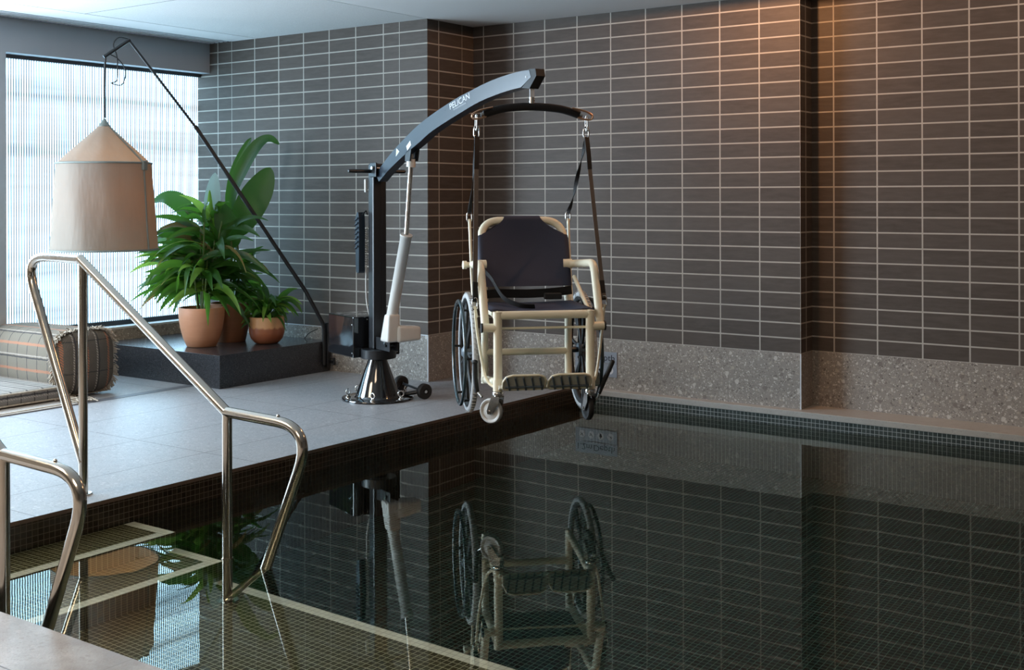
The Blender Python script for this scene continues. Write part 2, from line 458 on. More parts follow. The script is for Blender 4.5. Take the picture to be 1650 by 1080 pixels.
# ------------------------------------------------------------------ room
ZC = 2.372; ZS = .302; TW = .2518
XW, XE, YN = -7.12, 3.2, -3.2
YB, YC, YD = 6.0, 6.493, 6.664
XBC, XCD = -4.983, -2.630
PX, PY0, PY1, PXE = -4.09, 1.946, 6.43, 2.6    # pool edges
ZW, ZF = -.108, -1.22

def wallY(mb, x0, x1, Y, u0):      # tiled face looking to -Y; u0 = tile coordinate (in metres) at x0
    mb.quad((x0,Y,ZS), (x1,Y,ZS), (x1,Y,ZC), (x0,Y,ZC), [(u0,0), (u0+x1-x0,0), (u0+x1-x0,ZC-ZS), (u0,ZC-ZS)])
def wallX(mb, y0, y1, X, u0):      # tiled return looking to +X
    mb.quad((X,y0,ZS), (X,y1,ZS), (X,y1,ZC), (X,y0,ZC), [(u0,0), (u0+y1-y0,0), (u0+y1-y0,ZC-ZS), (u0,ZC-ZS)])
w = MB()
wallY(w, -7.30, -7.028, YB, 3*TW-.272); wallY(w, -7.028, -6.8765, YB, 3*TW)
wallY(w, -6.8765, -5.366, YB, 6*TW); wallY(w, -5.366, -5.226, YB, 20*TW); wallY(w, -5.226, XBC, YB, 31*TW)
wallX(w, YB, 6.118, XBC, 5*TW-.118); wallX(w, 6.118, 6.365, XBC, 9*TW); wallX(w, 6.365, YC, XBC, 13*TW)
struct(w, 'wall_back', 'tile', 'charcoal stack-bonded tiled wall behind the plants and the hoist')
w = MB()
wallY(w, XBC, -4.8947, YC, 7*TW-.0883); wallY(w, -4.8947, XCD, YC, 11*TW)
wallX(w, YC, 6.575, XCD, 4*TW-.082); wallX(w, 6.575, YD, XCD, 8*TW)
wallY(w, XCD, -2.4972, YD, 23*TW-.1328); wallY(w, -2.4972, XE, YD, 27*TW)
struct(w, 'wall_right', 'tile', 'charcoal stack-bonded tiled wall along the far side of the pool')
# terrazzo skirting, proud of nothing: flush band under the tile
w = MB()
w.quad((-7.3,YB,0), (XBC,YB,0), (XBC,YB,ZS), (-7.3,YB,ZS)); w.quad((XBC,YB,0), (XBC,YC,0), (XBC,YC,ZS), (XBC,YB,ZS))
struct(w, 'baseboard_back', 'terrazzo', 'terrazzo skirting band behind the hoist')
w = MB(); zb = -.016
w.quad((XBC,YC,zb), (XCD,YC,zb), (XCD,YC,ZS), (XBC,YC,ZS)); w.quad((XCD,YC,zb), (XCD,YD,zb), (XCD,YD,ZS), (XCD,YC,ZS))
w.quad((XCD,YD,zb), (XE,YD,zb), (XE,YD,ZS), (XCD,YD,ZS))
struct(w, 'baseboard_right', 'terrazzo', 'terrazzo skirting band above the pool coping')
# thin pale trims on the band: corner strip and the light joint line on top of the terrazzo
w = MB()
w.box((XBC-.004,YB-.003,0), (XBC+.003,YB+.004,ZS)); w.box((XCD-.004,YC-.003,zb), (XCD+.003,YC+.004,ZS))
w.box((-7.2,YB-.0025,ZS-.003), (XBC,YB+.001,ZS+.003))
struct(w, 'trim_1', 'sill_white', 'pale corner strips of the terrazzo skirting')
# window wall: plaster with a deep opening, low skirting wall, bulkhead
GX = -7.26; WY0, WY1 = 4.335, 5.985; WZ0, WZ1 = .302, 2.150
w = MB()
w.box((-7.30,WY0-.001,WZ1), (XW,YB,ZC))                       # bulkhead over the window
w.box((-7.30,3.90,.0), (XW,WY0,ZC))                           # plaster pier left of the window
w.box((-7.30,1.9,2.20), (XW,3.90,ZC)); w.box((-7.30,1.9,0.), (XW,3.90,.30)); w.box((-7.30,YN,0.), (XW,1.9,ZC))
struct(w, 'wall_left', 'plaster_blue', 'grey plastered wall and bulkhead around the frosted window')
w = MB(); w.box((-7.30,WY0,0.), (XW+.004,YB-.001,.288))
struct(w, 'baseboard_left', 'terrazzo', 'dark stone skirting under the frosted window')
w = MB(); w.box((-7.27,WY0,.288), (XW+.006,YB-.002,WZ0)); ws = struct(w, 'trim_2', 'sill_white', 'pale window sill')
win = MB(); win.quad((GX,WY0-.2,WZ0), (GX,YB,WZ0), (GX,YB,WZ1), (GX,WY0-.2,WZ1))
wo = bpy.data.objects.new('window_1', None); col.objects.link(wo); wo['kind'] = 'structure'; wo['label'] = 'large frosted fluted window glowing with daylight'
win.build('pane', 'fluted_glass', wo)
w = MB(); w.box((GX+.002,WY0-.2,WZ1-.026), (GX+.04,YB,WZ1)); w.box((GX+.002,WY0-.2,WZ0), (GX+.04,YB,WZ0+.034))
w.build('frame', 'frame_metal', wo)
w = MB(); w.quad((GX,1.9,.30), (GX,3.90,.30), (GX,3.90,2.2), (GX,1.9,2.2))
wo2 = bpy.data.objects.new('window_2', None); col.objects.link(wo2); wo2['kind'] = 'structure'; wo2['label'] = 'second daylit window further along the same wall'
w.build('pane', 'bright_glass', wo2)
# rest of the room behind the camera
w = MB(); w.quad((XE,YN,-.02), (XE,YD,-.02), (XE,YD,ZC), (XE,YN,ZC)); struct(w, 'wall_end', 'warm_wall')
w = MB(); w.quad((-7.3,YN,-.02), (XE,YN,-.02), (XE,YN,ZC), (-7.3,YN,ZC)); struct(w, 'wall_front', 'warm_wall')
# ceiling: smooth part, perforated panel, plaster strip and slot diffuser
w = MB(); w.box((XBC,YN,ZC), (XE,YD+.05,ZC+.05)); w.box((-6.868,YN,ZC), (-6.595,YB,ZC+.05)); struct(w, 'ceiling', 'white_ceiling', 'smooth white ceiling over the pool')
w = MB(); w.box((-6.588,YN,ZC), (XBC-.007,YB+.0,ZC+.05)); w.build('ceiling', 'perforated')
bpy.data.objects['ceiling.001']['kind'] = 'structure'; bpy.data.objects['ceiling.001']['label'] = 'finely perforated white ceiling panel near the window'
w = MB(); w.box((-6.9,YN,ZC+.052), (-6.56,YB,ZC+.07)); w.box((-7.3,YN,ZC+.06), (-6.85,YB,ZC+.08)); w.box((XBC-.05,YN,ZC+.052), (XBC+.05,YB,ZC+.07))
struct(w, 'trim_3', 'slot_metal', 'dark shadow gaps of the ceiling')
w = MB()
for x in (-6.885, -6.935, -6.985, -7.035, -7.085): w.box((x-.012,YN,ZC+.002), (x+.012,YB-.0,ZC+.03))
struct(w, 'trim_4', 'sill_white', 'linear slot diffuser between ceiling and bulkhead')
# deck (strips laid so that the stone joints fall where they are)
w = MB()
xs = [-7.3, -6.178, -5.575, -4.971, -4.465, PX]
for a, b in zip(xs, xs[1:]):
    y1 = YB if b <= XBC+.1 and b < -4.6 else YC
    w.quad((a,YN,0), (b,YN,0), (b,y1,0), (a,y1,0), [(-.003,YN-3.725), (b-a-.003,YN-3.725), (b-a-.003,y1-3.725), (-.003,y1-3.725)])
w.quad((-4.983,YB,0), (-4.971,YB,0), (-4.971,YC,0), (-4.983,YC,0))
struct(w, 'floor', 'deck_stone', 'pale grey stone deck beside the pool')
w = MB()
for a, b in ((-4.09, -2.618), (-2.618, -1.2), (-1.2, .2), (.2, 1.6), (1.6, XE)):
    w.quad((a,YN,0), (b,YN,0), (b,PY0,0), (a,PY0,0), [(0,YN-.6), (b-a,YN-.6), (b-a,PY0-.6), (0,PY0-.6)])
w.quad((PXE,PY0,0), (XE,PY0,0), (XE,PY1,0), (PXE,PY1,0))
w.build('floor', 'pave_stone'); bpy.data.objects['floor.001']['kind'] = 'structure'; bpy.data.objects['floor.001']['label'] = 'grey stone paving at the near corner of the pool'
# stone edge strips of the pool and light coping at the far wall
w = MB(); w.box((PX-.05,PY0-.1,-.016), (PX+.001,YC,-.0005)); w.box((PX,PY0-.05,-.016), (XE,PY0+.001,-.0005)); w.box((PXE-.001,PY0,-.016), (PXE+.05,PY1,-.0005))
struct(w, 'trim_5', 'edge_stone', 'brown stone edge strip of the deck along the pool')
w = MB(); w.box((PX,PY1-.004,-.050), (XE,YD+.05,-.015), .003)
struct(w, 'trim_6', 'coping_stone', 'pale coping ledge at the foot of the far wall')
# pool basin
w = MB()
w.quad((PX,PY0,-1.22), (PX,PY1,-1.22), (PX,PY1,-.016), (PX,PY0,-.016), None, False, 0)
w.quad((PX,PY1,ZF), (PXE,PY1,ZF), (PXE,PY1,-.050), (PX,PY1,-.050), None, False, 1)
w.quad((PXE,PY0,ZF), (PXE,PY1,ZF), (PXE,PY1,-.016), (PXE,PY0,-.016), None, False, 0)
w.quad((PX,PY0,ZF), (PXE,PY0,ZF), (PXE,PY0,-.016), (PX,PY0,-.016), None, False, 0)
w.quad((PX,PY0,ZF), (PXE,PY0,ZF), (PXE,PY1,ZF), (PX,PY1,ZF), None, False, 2)
struct(w, 'pool_basin', ['mosaic_dark', 'mosaic_grey', 'mosaic_green'], 'dark mosaic-lined pool basin')
# steps and landing with white nosing mosaic
w = MB(); YS = 3.05; nb = .050
S1, S2 = -3.83, -3.55; Z1, Z2, Z3 = -.145, -.355, -.566
def top(x0, x1, z, front):
    xi = x1-nb if front else x1
    w.quad((x0,PY0,z), (xi,PY0,z), (xi,YS-nb,z), (x0,YS-nb,z), None, False, 0)
    w.quad((x0,YS-nb,z), (x1,YS-nb,z), (x1,YS,z), (x0,YS,z), None, False, 1)
    if front: w.quad((xi,PY0,z), (x1,PY0,z), (x1,YS-nb,z), (xi,YS-nb,z), None, False, 1)
top(PX, S1, Z1, True); top(S1, S2, Z2, True); top(S2, PXE, Z3, False)
w.quad((S1,PY0,Z2), (S1,YS,Z2), (S1,YS,Z1), (S1,PY0,Z1), None, False, 0)
w.quad((S2,PY0,Z3), (S2,YS,Z3), (S2,YS,Z2), (S2,PY0,Z2), None, False, 0)
for x0, x1, z in ((PX, S1, Z1), (S1, S2, Z2), (S2, PXE, Z3)):
    w.quad((x0,YS,ZF), (x1,YS,ZF), (x1,YS,z), (x0,YS,z), None, False, 2)
struct(w, 'pool_steps', ['mosaic_olive', 'mosaic_white', 'mosaic_green'], 'submerged olive mosaic steps and landing with pale nosings')
w = MB(); w.quad((PX,PY0,ZW), (PXE,PY0,ZW), (PXE,PY1,ZW), (PX,PY1,ZW))
struct(w, 'water', 'water', 'still clear pool water mirroring the wall')

# ------------------------------------------------------------------ depth sign
sg = thing('depth_sign', 'blue-grey pool depth sign on the terrazzo band behind the wheelchair', 'sign', (-4.0, YC-.0, .062))
w = MB(); w.box((-.156,-.005,0), (.156,0,.0825), .001); w.box((-.156,-.005,.0855), (.156,0,.159), .001); w.build('panel', 'sign_blue', sg)
tm = Matrix(((1,0,0,-.138), (0,0,-1,-.0055), (0,1,0,.103), (0,0,0,1)))
text_mesh('1.2m', .056, 'lettering', 'sign_ink', sg, tm, .0004, .106)
text_mesh('Depth', .056, 'lettering', 'sign_ink', sg, Matrix.Translation((.121,0,0)) @ tm, .0004, .155)
for i, fx in enumerate((.163, .382, .605, .837)):
    cx = -.156+.313*fx; m4 = axm((cx,-.0052,.041), (0,-1,0))
    w = MB(); w.lathe([(0,.001), (.0225,.001), (.0225,-.0003)], 28, m4); pg = w.build('pictogram', 'sign_white', sg)
    w = MB()
    def st(*p, r=.0022): w.tube([(cx+a, -.0064, .041+b) for a, b in p], r, 6)
    def hd_(a, b): w.lathe([(0,.0016), (.0035,.0016), (.0035,.0004)], 12, axm((cx+a,-.0055,.041+b), (0,-1,0)))
    if i == 0: st((-.012,-.010), (.002,.002), (.011,.010)); st((-.013,.012), (.013,-.012), r=.0012); hd_(-.010,.004)
    elif i == 1: st((-.012,.004), (0,-.002), (.010,.004)); st((-.006,-.010), (.004,-.004)); hd_(.011,.010)
    elif i == 2: st((0,-.014), (0,.006), r=.006); st((-.009,-.004), (-.007,.007), (.007,.007), (.009,-.004), r=.0026); hd_(0,.014)
    else: st((-.012,-.004), (.010,-.002)); st((-.002,-.002), (.006,.006)); hd_(.010,.006)
    w.build('symbol', 'sign_ink', pg)

# ------------------------------------------------------------------ stone plinth
PL = (-7.10, -5.866, 5.015, 5.996)
w = MB(); w.box((PL[0],PL[2],0), (PL[1],PL[3],.2105), .002)
tag(w.build('stone_plinth', 'granite'), 'low dark granite plinth carrying the three potted plants', 'plinth')
w = MB(); w.box((-6.165,3.3,.0002), (-6.10,5.014,.0016)); struct(w, 'trim_7', 'floor_strip', 'dark flush strip in the deck running to the plinth')

# ------------------------------------------------------------------ handrails
def handrail(Y, label, flip=1):
    root = thing('handrail', label, 'handrail', (-4.24, Y, 0), 0., 'stainless steel handrails of the pool steps')
    X0 = -4.24
    def P(pts): return [(x-X0, 0, z) for x, z in pts]
    r = .0195
    path = fillet(P([(-4.24,.13), (-4.655,.960), (-4.250,.953)]), [0,.10,0], 9)[:]
    w = MB(); w.tube(path, r, 16); w.build('support_bend', 'steel', root)
    path = fillet(P([(-4.262,.957), (-3.374,.423), (-2.935,.412), (-3.365,-.545)]), [0,.02,.115,0], 10)
    w = MB(); w.tube(path, r, 16); w.build('top_rail', 'steel', root)
    w = MB(); w.tube(P([(-4.24,.002), (-4.24,.945)]), r*.93, 16); w.build('post', 'steel', root)
    w = MB(); w.lathe([(0,.006), (.034,.006), (.036,.004), (.036,0)], 24, Matrix.Translation((0,0,0))); w.build('base_flange', 'steel', root)
    w = MB(); w.tube(P([(-3.371,Z3+.002), (-3.371,.415)]), r*.93, 16); w.tube(P([(-3.371,-.118), (-3.371,-.106)]), r*1.12, 16); w.build('post', 'steel', root)
    w = MB(); w.lathe([(0,.006), (.04,.006), (.042,.004), (.042,0)], 24, Matrix.Translation((-3.371-X0,0,Z3))); w.build('base_flange', 'steel', root)
    w = MB(); w.lathe([(.006,0), (.006,.005), (.003,.009), (0,.010)], 12, Matrix.Translation((-3.105-X0,0,.434))); w.build('screw', 'chrome', root)
    return root
handrail(2.916, 'polished steel handrail standing on the deck edge and stepping down in front of the hoist')
handrail(2.042, 'polished steel handrail rising beside the near stone paving')

# ------------------------------------------------------------------ lantern lamp
lm = thing('lantern_lamp', 'canvas lantern lamp hanging from a leaning black arm by the window', 'lamp', (-5.845, 5.948, .03))
def LP(p): return (p[0]+5.845, p[1]-5.948, p[2]-.03)
w = MB(); w.box((-.012,-.010,.0), (.014,.010,.31), .002); w.box((-.012,.008,.03), (.060,.018,.05)); w.box((-.012,.008,.23), (.060,.018,.25)); w.tube([(.055,.012,.02), (.055,.012,.07)], .008, 8); w.tube([(.055,.012,.22), (.055,.012,.25)], .008, 8)
w.build('wall_bracket', 'black_paint', lm)
AR = [(-5.851,5.925,.05), (-5.853,5.922,.325), (-5.921,5.821,.56)]
lo = fillet([LP(p) for p in AR+[(-6.239,5.147,1.661)]], [0,.12,.3,0], 8)
w = MB(); w.tube(lo, .0135, 12); w.build('lower_arm', 'black_paint', lm)
w = MB(); w.tube([LP((-6.237,5.151,1.655)), LP((-6.422,4.759,2.213))], .0088, 12); w.tube([LP((-6.239,5.147,1.661)), LP((-6.244,5.137,1.677))], .0145, 12); w.build('upper_arm', 'black_paint', lm)
w = MB(); w.tube([LP((-6.420,4.763,2.218)), LP((-6.488,4.618,2.098))], .0125, 10); w.build('end_arm', 'black_paint', lm)
w = MB(); w.tube([LP(p) for p in spline([(-6.484,4.628,2.10), (-6.487,4.621,1.95), (-6.488,4.622,1.712)], 4)], .0062, 8); w.build('hanging_rod', 'black_paint', lm)
import itertools
w = MB(); w.tube([LP(p) for p in spline([(-6.424,4.756,2.222), (-6.448,4.70,2.226), (-6.462,4.67,2.18), (-6.452,4.69,2.10), (-6.452,4.69,1.96), (-6.47,4.66,1.935), (-6.44,4.72,1.93), (-6.43,4.735,2.02), (-6.45,4.695,2.09), (-6.475,4.645,2.12)], 8)], .0038, 6); w.build('cable', 'black_rubber', lm)
w = MB(); w.tube([LP(p) for p in spline([(-5.885,5.90,.30), (-5.93,5.86,.27), (-5.95,5.84,.235), (-5.94,5.85,.212)], 5)], .003, 6); w.build('cable', 'black_rubber', lm)
shc = (-6.491, 4.622)
S0 = LP((shc[0], shc[1], 0))
def shade_pt(a, z, rr):
    f = 1+.012*math.sin(3*a+1.)+.008*math.sin(7*a+2.2*z*4)
    return (S0[0]+rr*f*math.cos(a), S0[1]+rr*f*math.sin(a), z-.03)
def shell(zr, n=64, wr=0.):
    w = MB(); rows = []
    for z, r in zr:
        b = len(w.v)
        for k in range(n):
            a = 2*math.pi*k/n; rr = r*(1+wr*math.sin(9*a+z*5)*math.sin(math.pi*min(1, max(0, (zr[0][0]-z)/(zr[0][0]-zr[-1][0])))))
            w.v.append(shade_pt(a, z, rr))
        rows.append(b)
    for A, B in zip(rows, rows[1:]):
        for k in range(n): w.face((A+k, A+(k+1) % n, B+(k+1) % n, B+k), True)
    return w
zz = [(1.665, .030), (1.60, .098), (1.53, .172), (1.47, .238), (1.430, .278)]
shade = shell(zz, 64, .02).build('shade_cone', 'shade', lm)
zz = [(1.422, .288), (1.30, .297), (1.15, .307), (1.0, .317), (.878, .326)]
shell(zz, 64, .012).build('lamp_shade', 'shade', lm)
shell([(z-(.001 if z > 1.4 else -.003), r-.006) for z, r in zz], 64, .012).build('added_lining', 'added_lining', lm)  # inner shell added to brighten the shade's inside and hold back its outer glow
w = MB(); w.lathe([(0,.05), (.004,.048), (.038,0.), (.036,-.008)], 24, Matrix.Translation((S0[0],S0[1],1.632))); w.build('cap', 'binding', lm)
w = MB()
for z, r in ((1.425, .290), (.880, .327)):
    w.tube([shade_pt(2*math.pi*k/64, z, r) for k in range(64)], .0062, 8, True)
for a in (R(16), R(136), R(205)):
    w.tube([shade_pt(a, z, r+.003) for z, r in ((1.42,.289), (1.2,.304), (1.0,.318), (.885,.327))], .006, 6)
    w.tube([shade_pt(a, z, r+.003) for z, r in ((1.66,.034), (1.55,.155), (1.43,.284))], .006, 6)
w.build('piping', 'binding', lm)
w = MB(); a = R(16); q = shade_pt(a, 1.408, .296); w.box((-.02,-.012,-.03), (.02,.012,.03), .006, axm(q, (0,0,1), (math.cos(a+1.57), math.sin(a+1.57), 0))); w.build('corner_patch', 'binding', lm)
w = MB(); bm = bmesh.new(); bmesh.ops.create_uvsphere(bm, u_segments=16, v_segments=10, radius=.04); w.addbm(bm, Matrix.Translation((S0[0],S0[1],1.20-.03)), True); w.build('bulb', 'bulb', lm)
w = MB(); w.tube([(S0[0],S0[1],1.235-.03), (S0[0],S0[1],1.66-.03)], .008, 8); w.build('bulb_holder', 'black_paint', lm)

# ------------------------------------------------------------------ plants
def leaf(w, pts, W, fold=.35, prof=None, ref=(0,0,1), n=5, mi=0, curl=0.):
    P = spline(pts, n); m = len(P); base = len(w.v)
    for i, p in enumerate(P):
        t = i/(m-1); tg = (P[min(i+1, m-1)]-P[max(i-1, 0)]).normalized()
        side = tg.cross(Vector(ref))
        if side.length < .05: side = tg.cross(Vector((.3,.9,.1)))
        side.normalize(); up = side.cross(tg).normalized()
        h = W*(prof(t) if prof else math.sin(math.pi*min(1., .04+.96*t)**.75)**.9)
        for sgn, k in ((-1,1.), (-.55,.55), (0,0), (.55,.55), (1,1.)):
            w.v.append(tuple(p + side*(h*sgn) + up*(h*fold*k + curl*h*(k*k))))
    for i in range(m-1):
        for k in range(4):
            a = base+i*5+k; w.face((a, a+1, a+6, a+5), True, None, mi)
def droopy(w, rnd, o, az, el, ln, W, grav, mi=0, n=6):
    p = Vector(o); d = Vector((math.cos(az)*math.cos(el), math.sin(az)*math.cos(el), math.sin(el))); pts = [p.copy()]
    for i in range(n):
        p = p + d*(ln/n); pts.append(p.copy()); d = (d + Vector((0,0,-grav)) + Vector((rnd.uniform(-.05,.05), rnd.uniform(-.05,.05), 0))).normalized()
    leaf(w, pts, W, rnd.uniform(.15,.40), ref=(rnd.gauss(.25,.5), rnd.gauss(-.35,.5), .55), n=3, mi=mi)
def pot(w, prof, wall=.012):
    inner = [(r-wall, z) for r, z in reversed(prof) if z > .03]
    w.lathe([(0, prof[0][1])] + prof + inner + [(0, inner[-1][1])], 48)
rnd = random.Random(4)
# 1: bushy strap-leaved plant in a pale terracotta pot
t1 = thing('potted_plant', 'bushy arching strap-leaved plant in the smooth pale terracotta pot at the front of the plinth', 'plant', (-6.354,5.279,.211))
w = MB(); pot(w, [(.092,.0), (.098,.004), (.122,.06), (.140,.13), (.150,.20), (.153,.256), (.150,.262)]); w.build('pot', 'terracotta', t1)
w = MB(); w.lathe([(0,.236), (.07,.242), (.14,.232)], 32); w.build('soil', 'soil', t1)
w = MB(); stems = []
for i in range(15):
    a = rnd.uniform(0, 6.283); r0 = rnd.uniform(.01,.075); r1 = r0+rnd.uniform(.03,.12); h = rnd.uniform(.50,.92)
    b = Vector((r0*math.cos(a), r0*math.sin(a), .235)); tp = Vector((r1*math.cos(a), r1*math.sin(a), h))
    mid = b.lerp(tp, .5)+Vector((0,0,.03)); stems.append((b, mid, tp)); w.tube(spline([b, mid, tp], 4), .0055, 6)
w.build('stem', 'stem_green', t1)
w = MB(); nl = 0
for si, (b, mid, tp) in enumerate(stems):
    for k in range(11):
        t = rnd.uniform(.30, 1.); o = b.lerp(tp, t); az = rnd.uniform(0, 6.283)
        if rnd.random() < .35: az = rnd.gauss(R(200), .9)
        hi = (o.z-.42)/.45
        el = R(rnd.uniform(5, 40)+38*max(0, min(1, hi))*rnd.random())
        ln = rnd.uniform(.32,.52)*(1. if hi < .8 else .72)
        droopy(w, rnd, o, az, el, ln, rnd.uniform(.024,.034), rnd.uniform(.12,.34), mi=(2 if rnd.random() < .04 else (1 if rnd.random() < .16 else 0)))
w.build('foliage', ['leaf_dark', 'leaf_bright', 'leaf_tan'], t1)
# 2: tall broad-leaved plant in the dark pot behind
o2 = Vector((-6.411,5.578,.211))
t2 = thing('potted_plant', 'tall plant with broad paddle leaves in the darker terracotta pot behind', 'plant', tuple(o2))
w = MB(); pot(w, [(.100,.0), (.104,.004), (.118,.07), (.134,.16), (.142,.235), (.146,.262), (.142,.268)]); w.build('pot', 'terracotta_dark', t2)
w = MB(); w.lathe([(0,.240), (.13,.236)], 32); w.build('soil', 'soil', t2)
paddle = lambda t: max(.04, math.sin(math.pi*max(0, min(1, (t-.0)/1.))**.85))**.7 if t < 1 else .02
BL = [ # midrib points (world), blade start index, half width, fold, material, ref
 ([(-6.40,5.60,.47), (-6.449,5.65,.765), (-6.469,5.635,.983), (-6.49,5.62,1.179), (-6.447,5.651,1.374), (-6.383,5.697,1.548), (-6.351,5.72,1.626)], 3, .034, .5, 'leaf_big', (.3,-.9,.1)),
 ([(-6.37,5.58,.47), (-6.347,5.6,.728), (-6.392,5.568,1.029), (-6.388,5.57,1.222), (-6.328,5.613,1.394), (-6.248,5.671,1.553), (-6.178,5.721,1.612), (-6.118,5.764,1.574)], 2, .050, .35, 'leaf_big', (.5,-.6,.5)),
 ([(-6.36,5.56,.47), (-6.267,5.534,.691), (-6.274,5.53,.818), (-6.28,5.525,.946), (-6.218,5.57,1.115), (-6.141,5.624,1.285), (-6.093,5.659,1.412)], 3, .108, .15, 'leaf_big', (.58,-.81,.1)),
 ([(-6.38,5.54,.47), (-6.25,5.45,.742), (-6.20,5.404,.867), (-6.198,5.399,.959), (-6.232,5.375,1.076), (-6.266,5.351,1.184)], 2, .085, .2, 'leaf_big', (.5,-.85,.1)),
 ([(-6.44,5.56,.47), (-6.352,5.44,.694), (-6.375,5.41,.905), (-6.389,5.40,1.074), (-6.382,5.40,1.201), (-6.361,5.405,1.378)], 3, .055, .25, 'leaf_pale', (.7,-.7,.1)),
 ([(-6.43,5.56,.47), (-6.36,5.42,.72), (-6.372,5.385,.93), (-6.368,5.375,1.03), (-6.372,5.37,1.12), (-6.380,5.372,1.26)], 2, .026, .6, 'leaf_bright', (.7,-.7,.1)),
 ([(-6.45,5.56,.47), (-6.483,5.441,.603), (-6.527,5.409,.859), (-6.575,5.375,1.065), (-6.637,5.33,1.159), (-6.714,5.275,1.202), (-6.79,5.22,1.176)], 3, .075, .25, 'leaf_big', (.3,-.6,.75)),
]
for pts, bi, W, fold, mt, ref in BL:
    P = [Vector(p)-o2 for p in pts]
    w = MB(); w.tube(spline(P[:bi+1]+[P[bi].lerp(P[bi+1], .5)], 5), .0075, 8); stk = w.build('stalk', 'stem_green', t2)
    w = MB(); leaf(w, P[bi:], W, fold, paddle, ref, 7); w.build('leaf', mt, t2)
w = MB()
for k in range(46):
    az = rnd.uniform(-2.6, 1.2); r0 = rnd.uniform(.02,.09)
    droopy(w, rnd, (r0*math.cos(az), r0*math.sin(az), rnd.uniform(.26,.55)), az, R(rnd.uniform(10,70)), rnd.uniform(.14,.28), rnd.uniform(.016,.028), rnd.uniform(.1,.35))
w.build('foliage', 'leaf_dark', t2)
# 3: small plant in the two-tone glazed pot
t3 = thing('potted_plant', 'small leafy plant in the round two-tone glazed pot beside the lamp arm', 'plant', (-6.120,5.646,.211))
w = MB(); pot(w, [(.070,.0), (.082,.006), (.108,.035), (.120,.075), (.122,.115), (.118,.160), (.119,.178), (.115,.182)]); w.build('pot', 'glazed_clay', t3)
w = MB(); w.lathe([(0,.160), (.105,.152)], 32); w.build('soil', 'soil', t3)
w = MB()
for k in range(58):
    az = rnd.uniform(0, 6.283); r0 = rnd.uniform(.005,.07)
    droopy(w, rnd, (r0*math.cos(az), r0*math.sin(az), rnd.uniform(.155,.28)), az, R(rnd.uniform(10,75)), rnd.uniform(.10,.24), rnd.uniform(.014,.024), rnd.uniform(.12,.4), mi=1 if rnd.random() < .15 else 0)
w.build('foliage', ['leaf_dark', 'leaf_bright'], t3)

# ------------------------------------------------------------------ floor bedding
rg = thing('rug', 'thin woven rug with braided edge under the mattress', 'rug', (-6.6,3.2,0))
w = MB(); w.box((-.45,-.9,.001), (.49,1.02,.008), .003); w.build('weave', 'rug_weave', rg)
w = MB(); w.tube([(.49,-.9,.008), (.46,1.02,.008)], .006, 8); w.build('braid', 'fringe_yarn', rg)
w = MB()
for k in range(60):
    x = .25+.24*rnd.random(); y = .97+.10*rnd.random(); a = rnd.uniform(0, 6.28); pts = [Vector((x, y, .012))]
    for j in range(4):
        a += rnd.uniform(-1.3,1.3); pts.append(pts[-1]+Vector((math.cos(a)*.025, math.sin(a)*.02, rnd.uniform(-.006,.008)))); pts[-1].z = max(.008, pts[-1].z)
    w.tube(spline(pts, 3), .0035, 5)
w.build('tassel', 'fringe_yarn', rg)['kind'] = 'stuff'
def cushion(x0, x1, y0, y1, z0, z1, bev, name, mat):
    w = MB(); w.box((x0,y0,z0), (x1,y1,z1), bev, None, 4)
    return w
mt = thing('floor_mattress', 'flat checked floor mattress lying in front of the bolster', 'mattress', (-6.7,3.4,.009))
w = cushion(-.40,.42,-1.0,.78,0,.088,.03,'m','x'); w.sm = [True]*len(w.f); w.build('cover', 'woven_check', mt)
w = MB()
for z in (.012, .077): w.tube([(.416,-1.0,z), (.416,.76,z)], .006, 6)
w.build('piping', 'fringe_yarn', mt)
bo = thing('bolster', 'thick striped woven bolster with fringed end below the window', 'cushion', (-6.70,4.37,.009))
HY, HZ, ZCN = .212, .198, .199
def sec(a, k=1.):
    ca, sa = math.cos(a), math.sin(a); e = .56
    return (k*HY*math.copysign(abs(ca)**e, ca), ZCN + k*HZ*math.copysign(abs(sa)**e, sa))
def ring_rows(xs, ks, n=72, uvscale=1.):
    w = MB(); rows = []; al = [0.]
    for i in range(n):
        a_, b_ = sec(2*math.pi*i/n), sec(2*math.pi*(i+1)/n); al.append(al[-1]+math.hypot(a_[0]-b_[0], a_[1]-b_[1]))
    for x, k in zip(xs, ks):
        b = len(w.v)
        for i in range(n+1):
            y, z = sec(2*math.pi*i/n, k); w.v.append((x, y, z))
        rows.append(b)
    for j, (A, B) in enumerate(zip(rows, rows[1:])):
        for i in range(n):
            v0, v1 = al[i], al[i+1]
            w.face((A+i, B+i, B+i+1, A+i+1), True, [(xs[j],v0), (xs[j+1],v0), (xs[j+1],v1), (xs[j],v1)])
    return w
ring_rows([-.40,-.395,-.3,-.1,.1,.30,.345,.352], [.9,.97,1,1,1.01,1.,.985,.955]).build('cover', 'woven_plaid', bo)
w = MB(); xs = [.352,.372,.395,.412,.424,.430]; ks = [.955,.93,.84,.65,.35,.0]
n = 72; rows = []
for x, k in zip(xs, ks):
    b = len(w.v)
    for i in range(n): y, z = sec(2*math.pi*i/n, max(k,.002)); w.v.append((x, y, z))
    rows.append(b)
for A, B in zip(rows, rows[1:]):
    for i in range(n):
        q = (A+i, A+(i+1) % n, B+(i+1) % n, B+i); w.face(q, True, [(w.v[j][2], w.v[j][1]) for j in q])
w.build('end_panel', 'woven_end', bo)
w = MB()
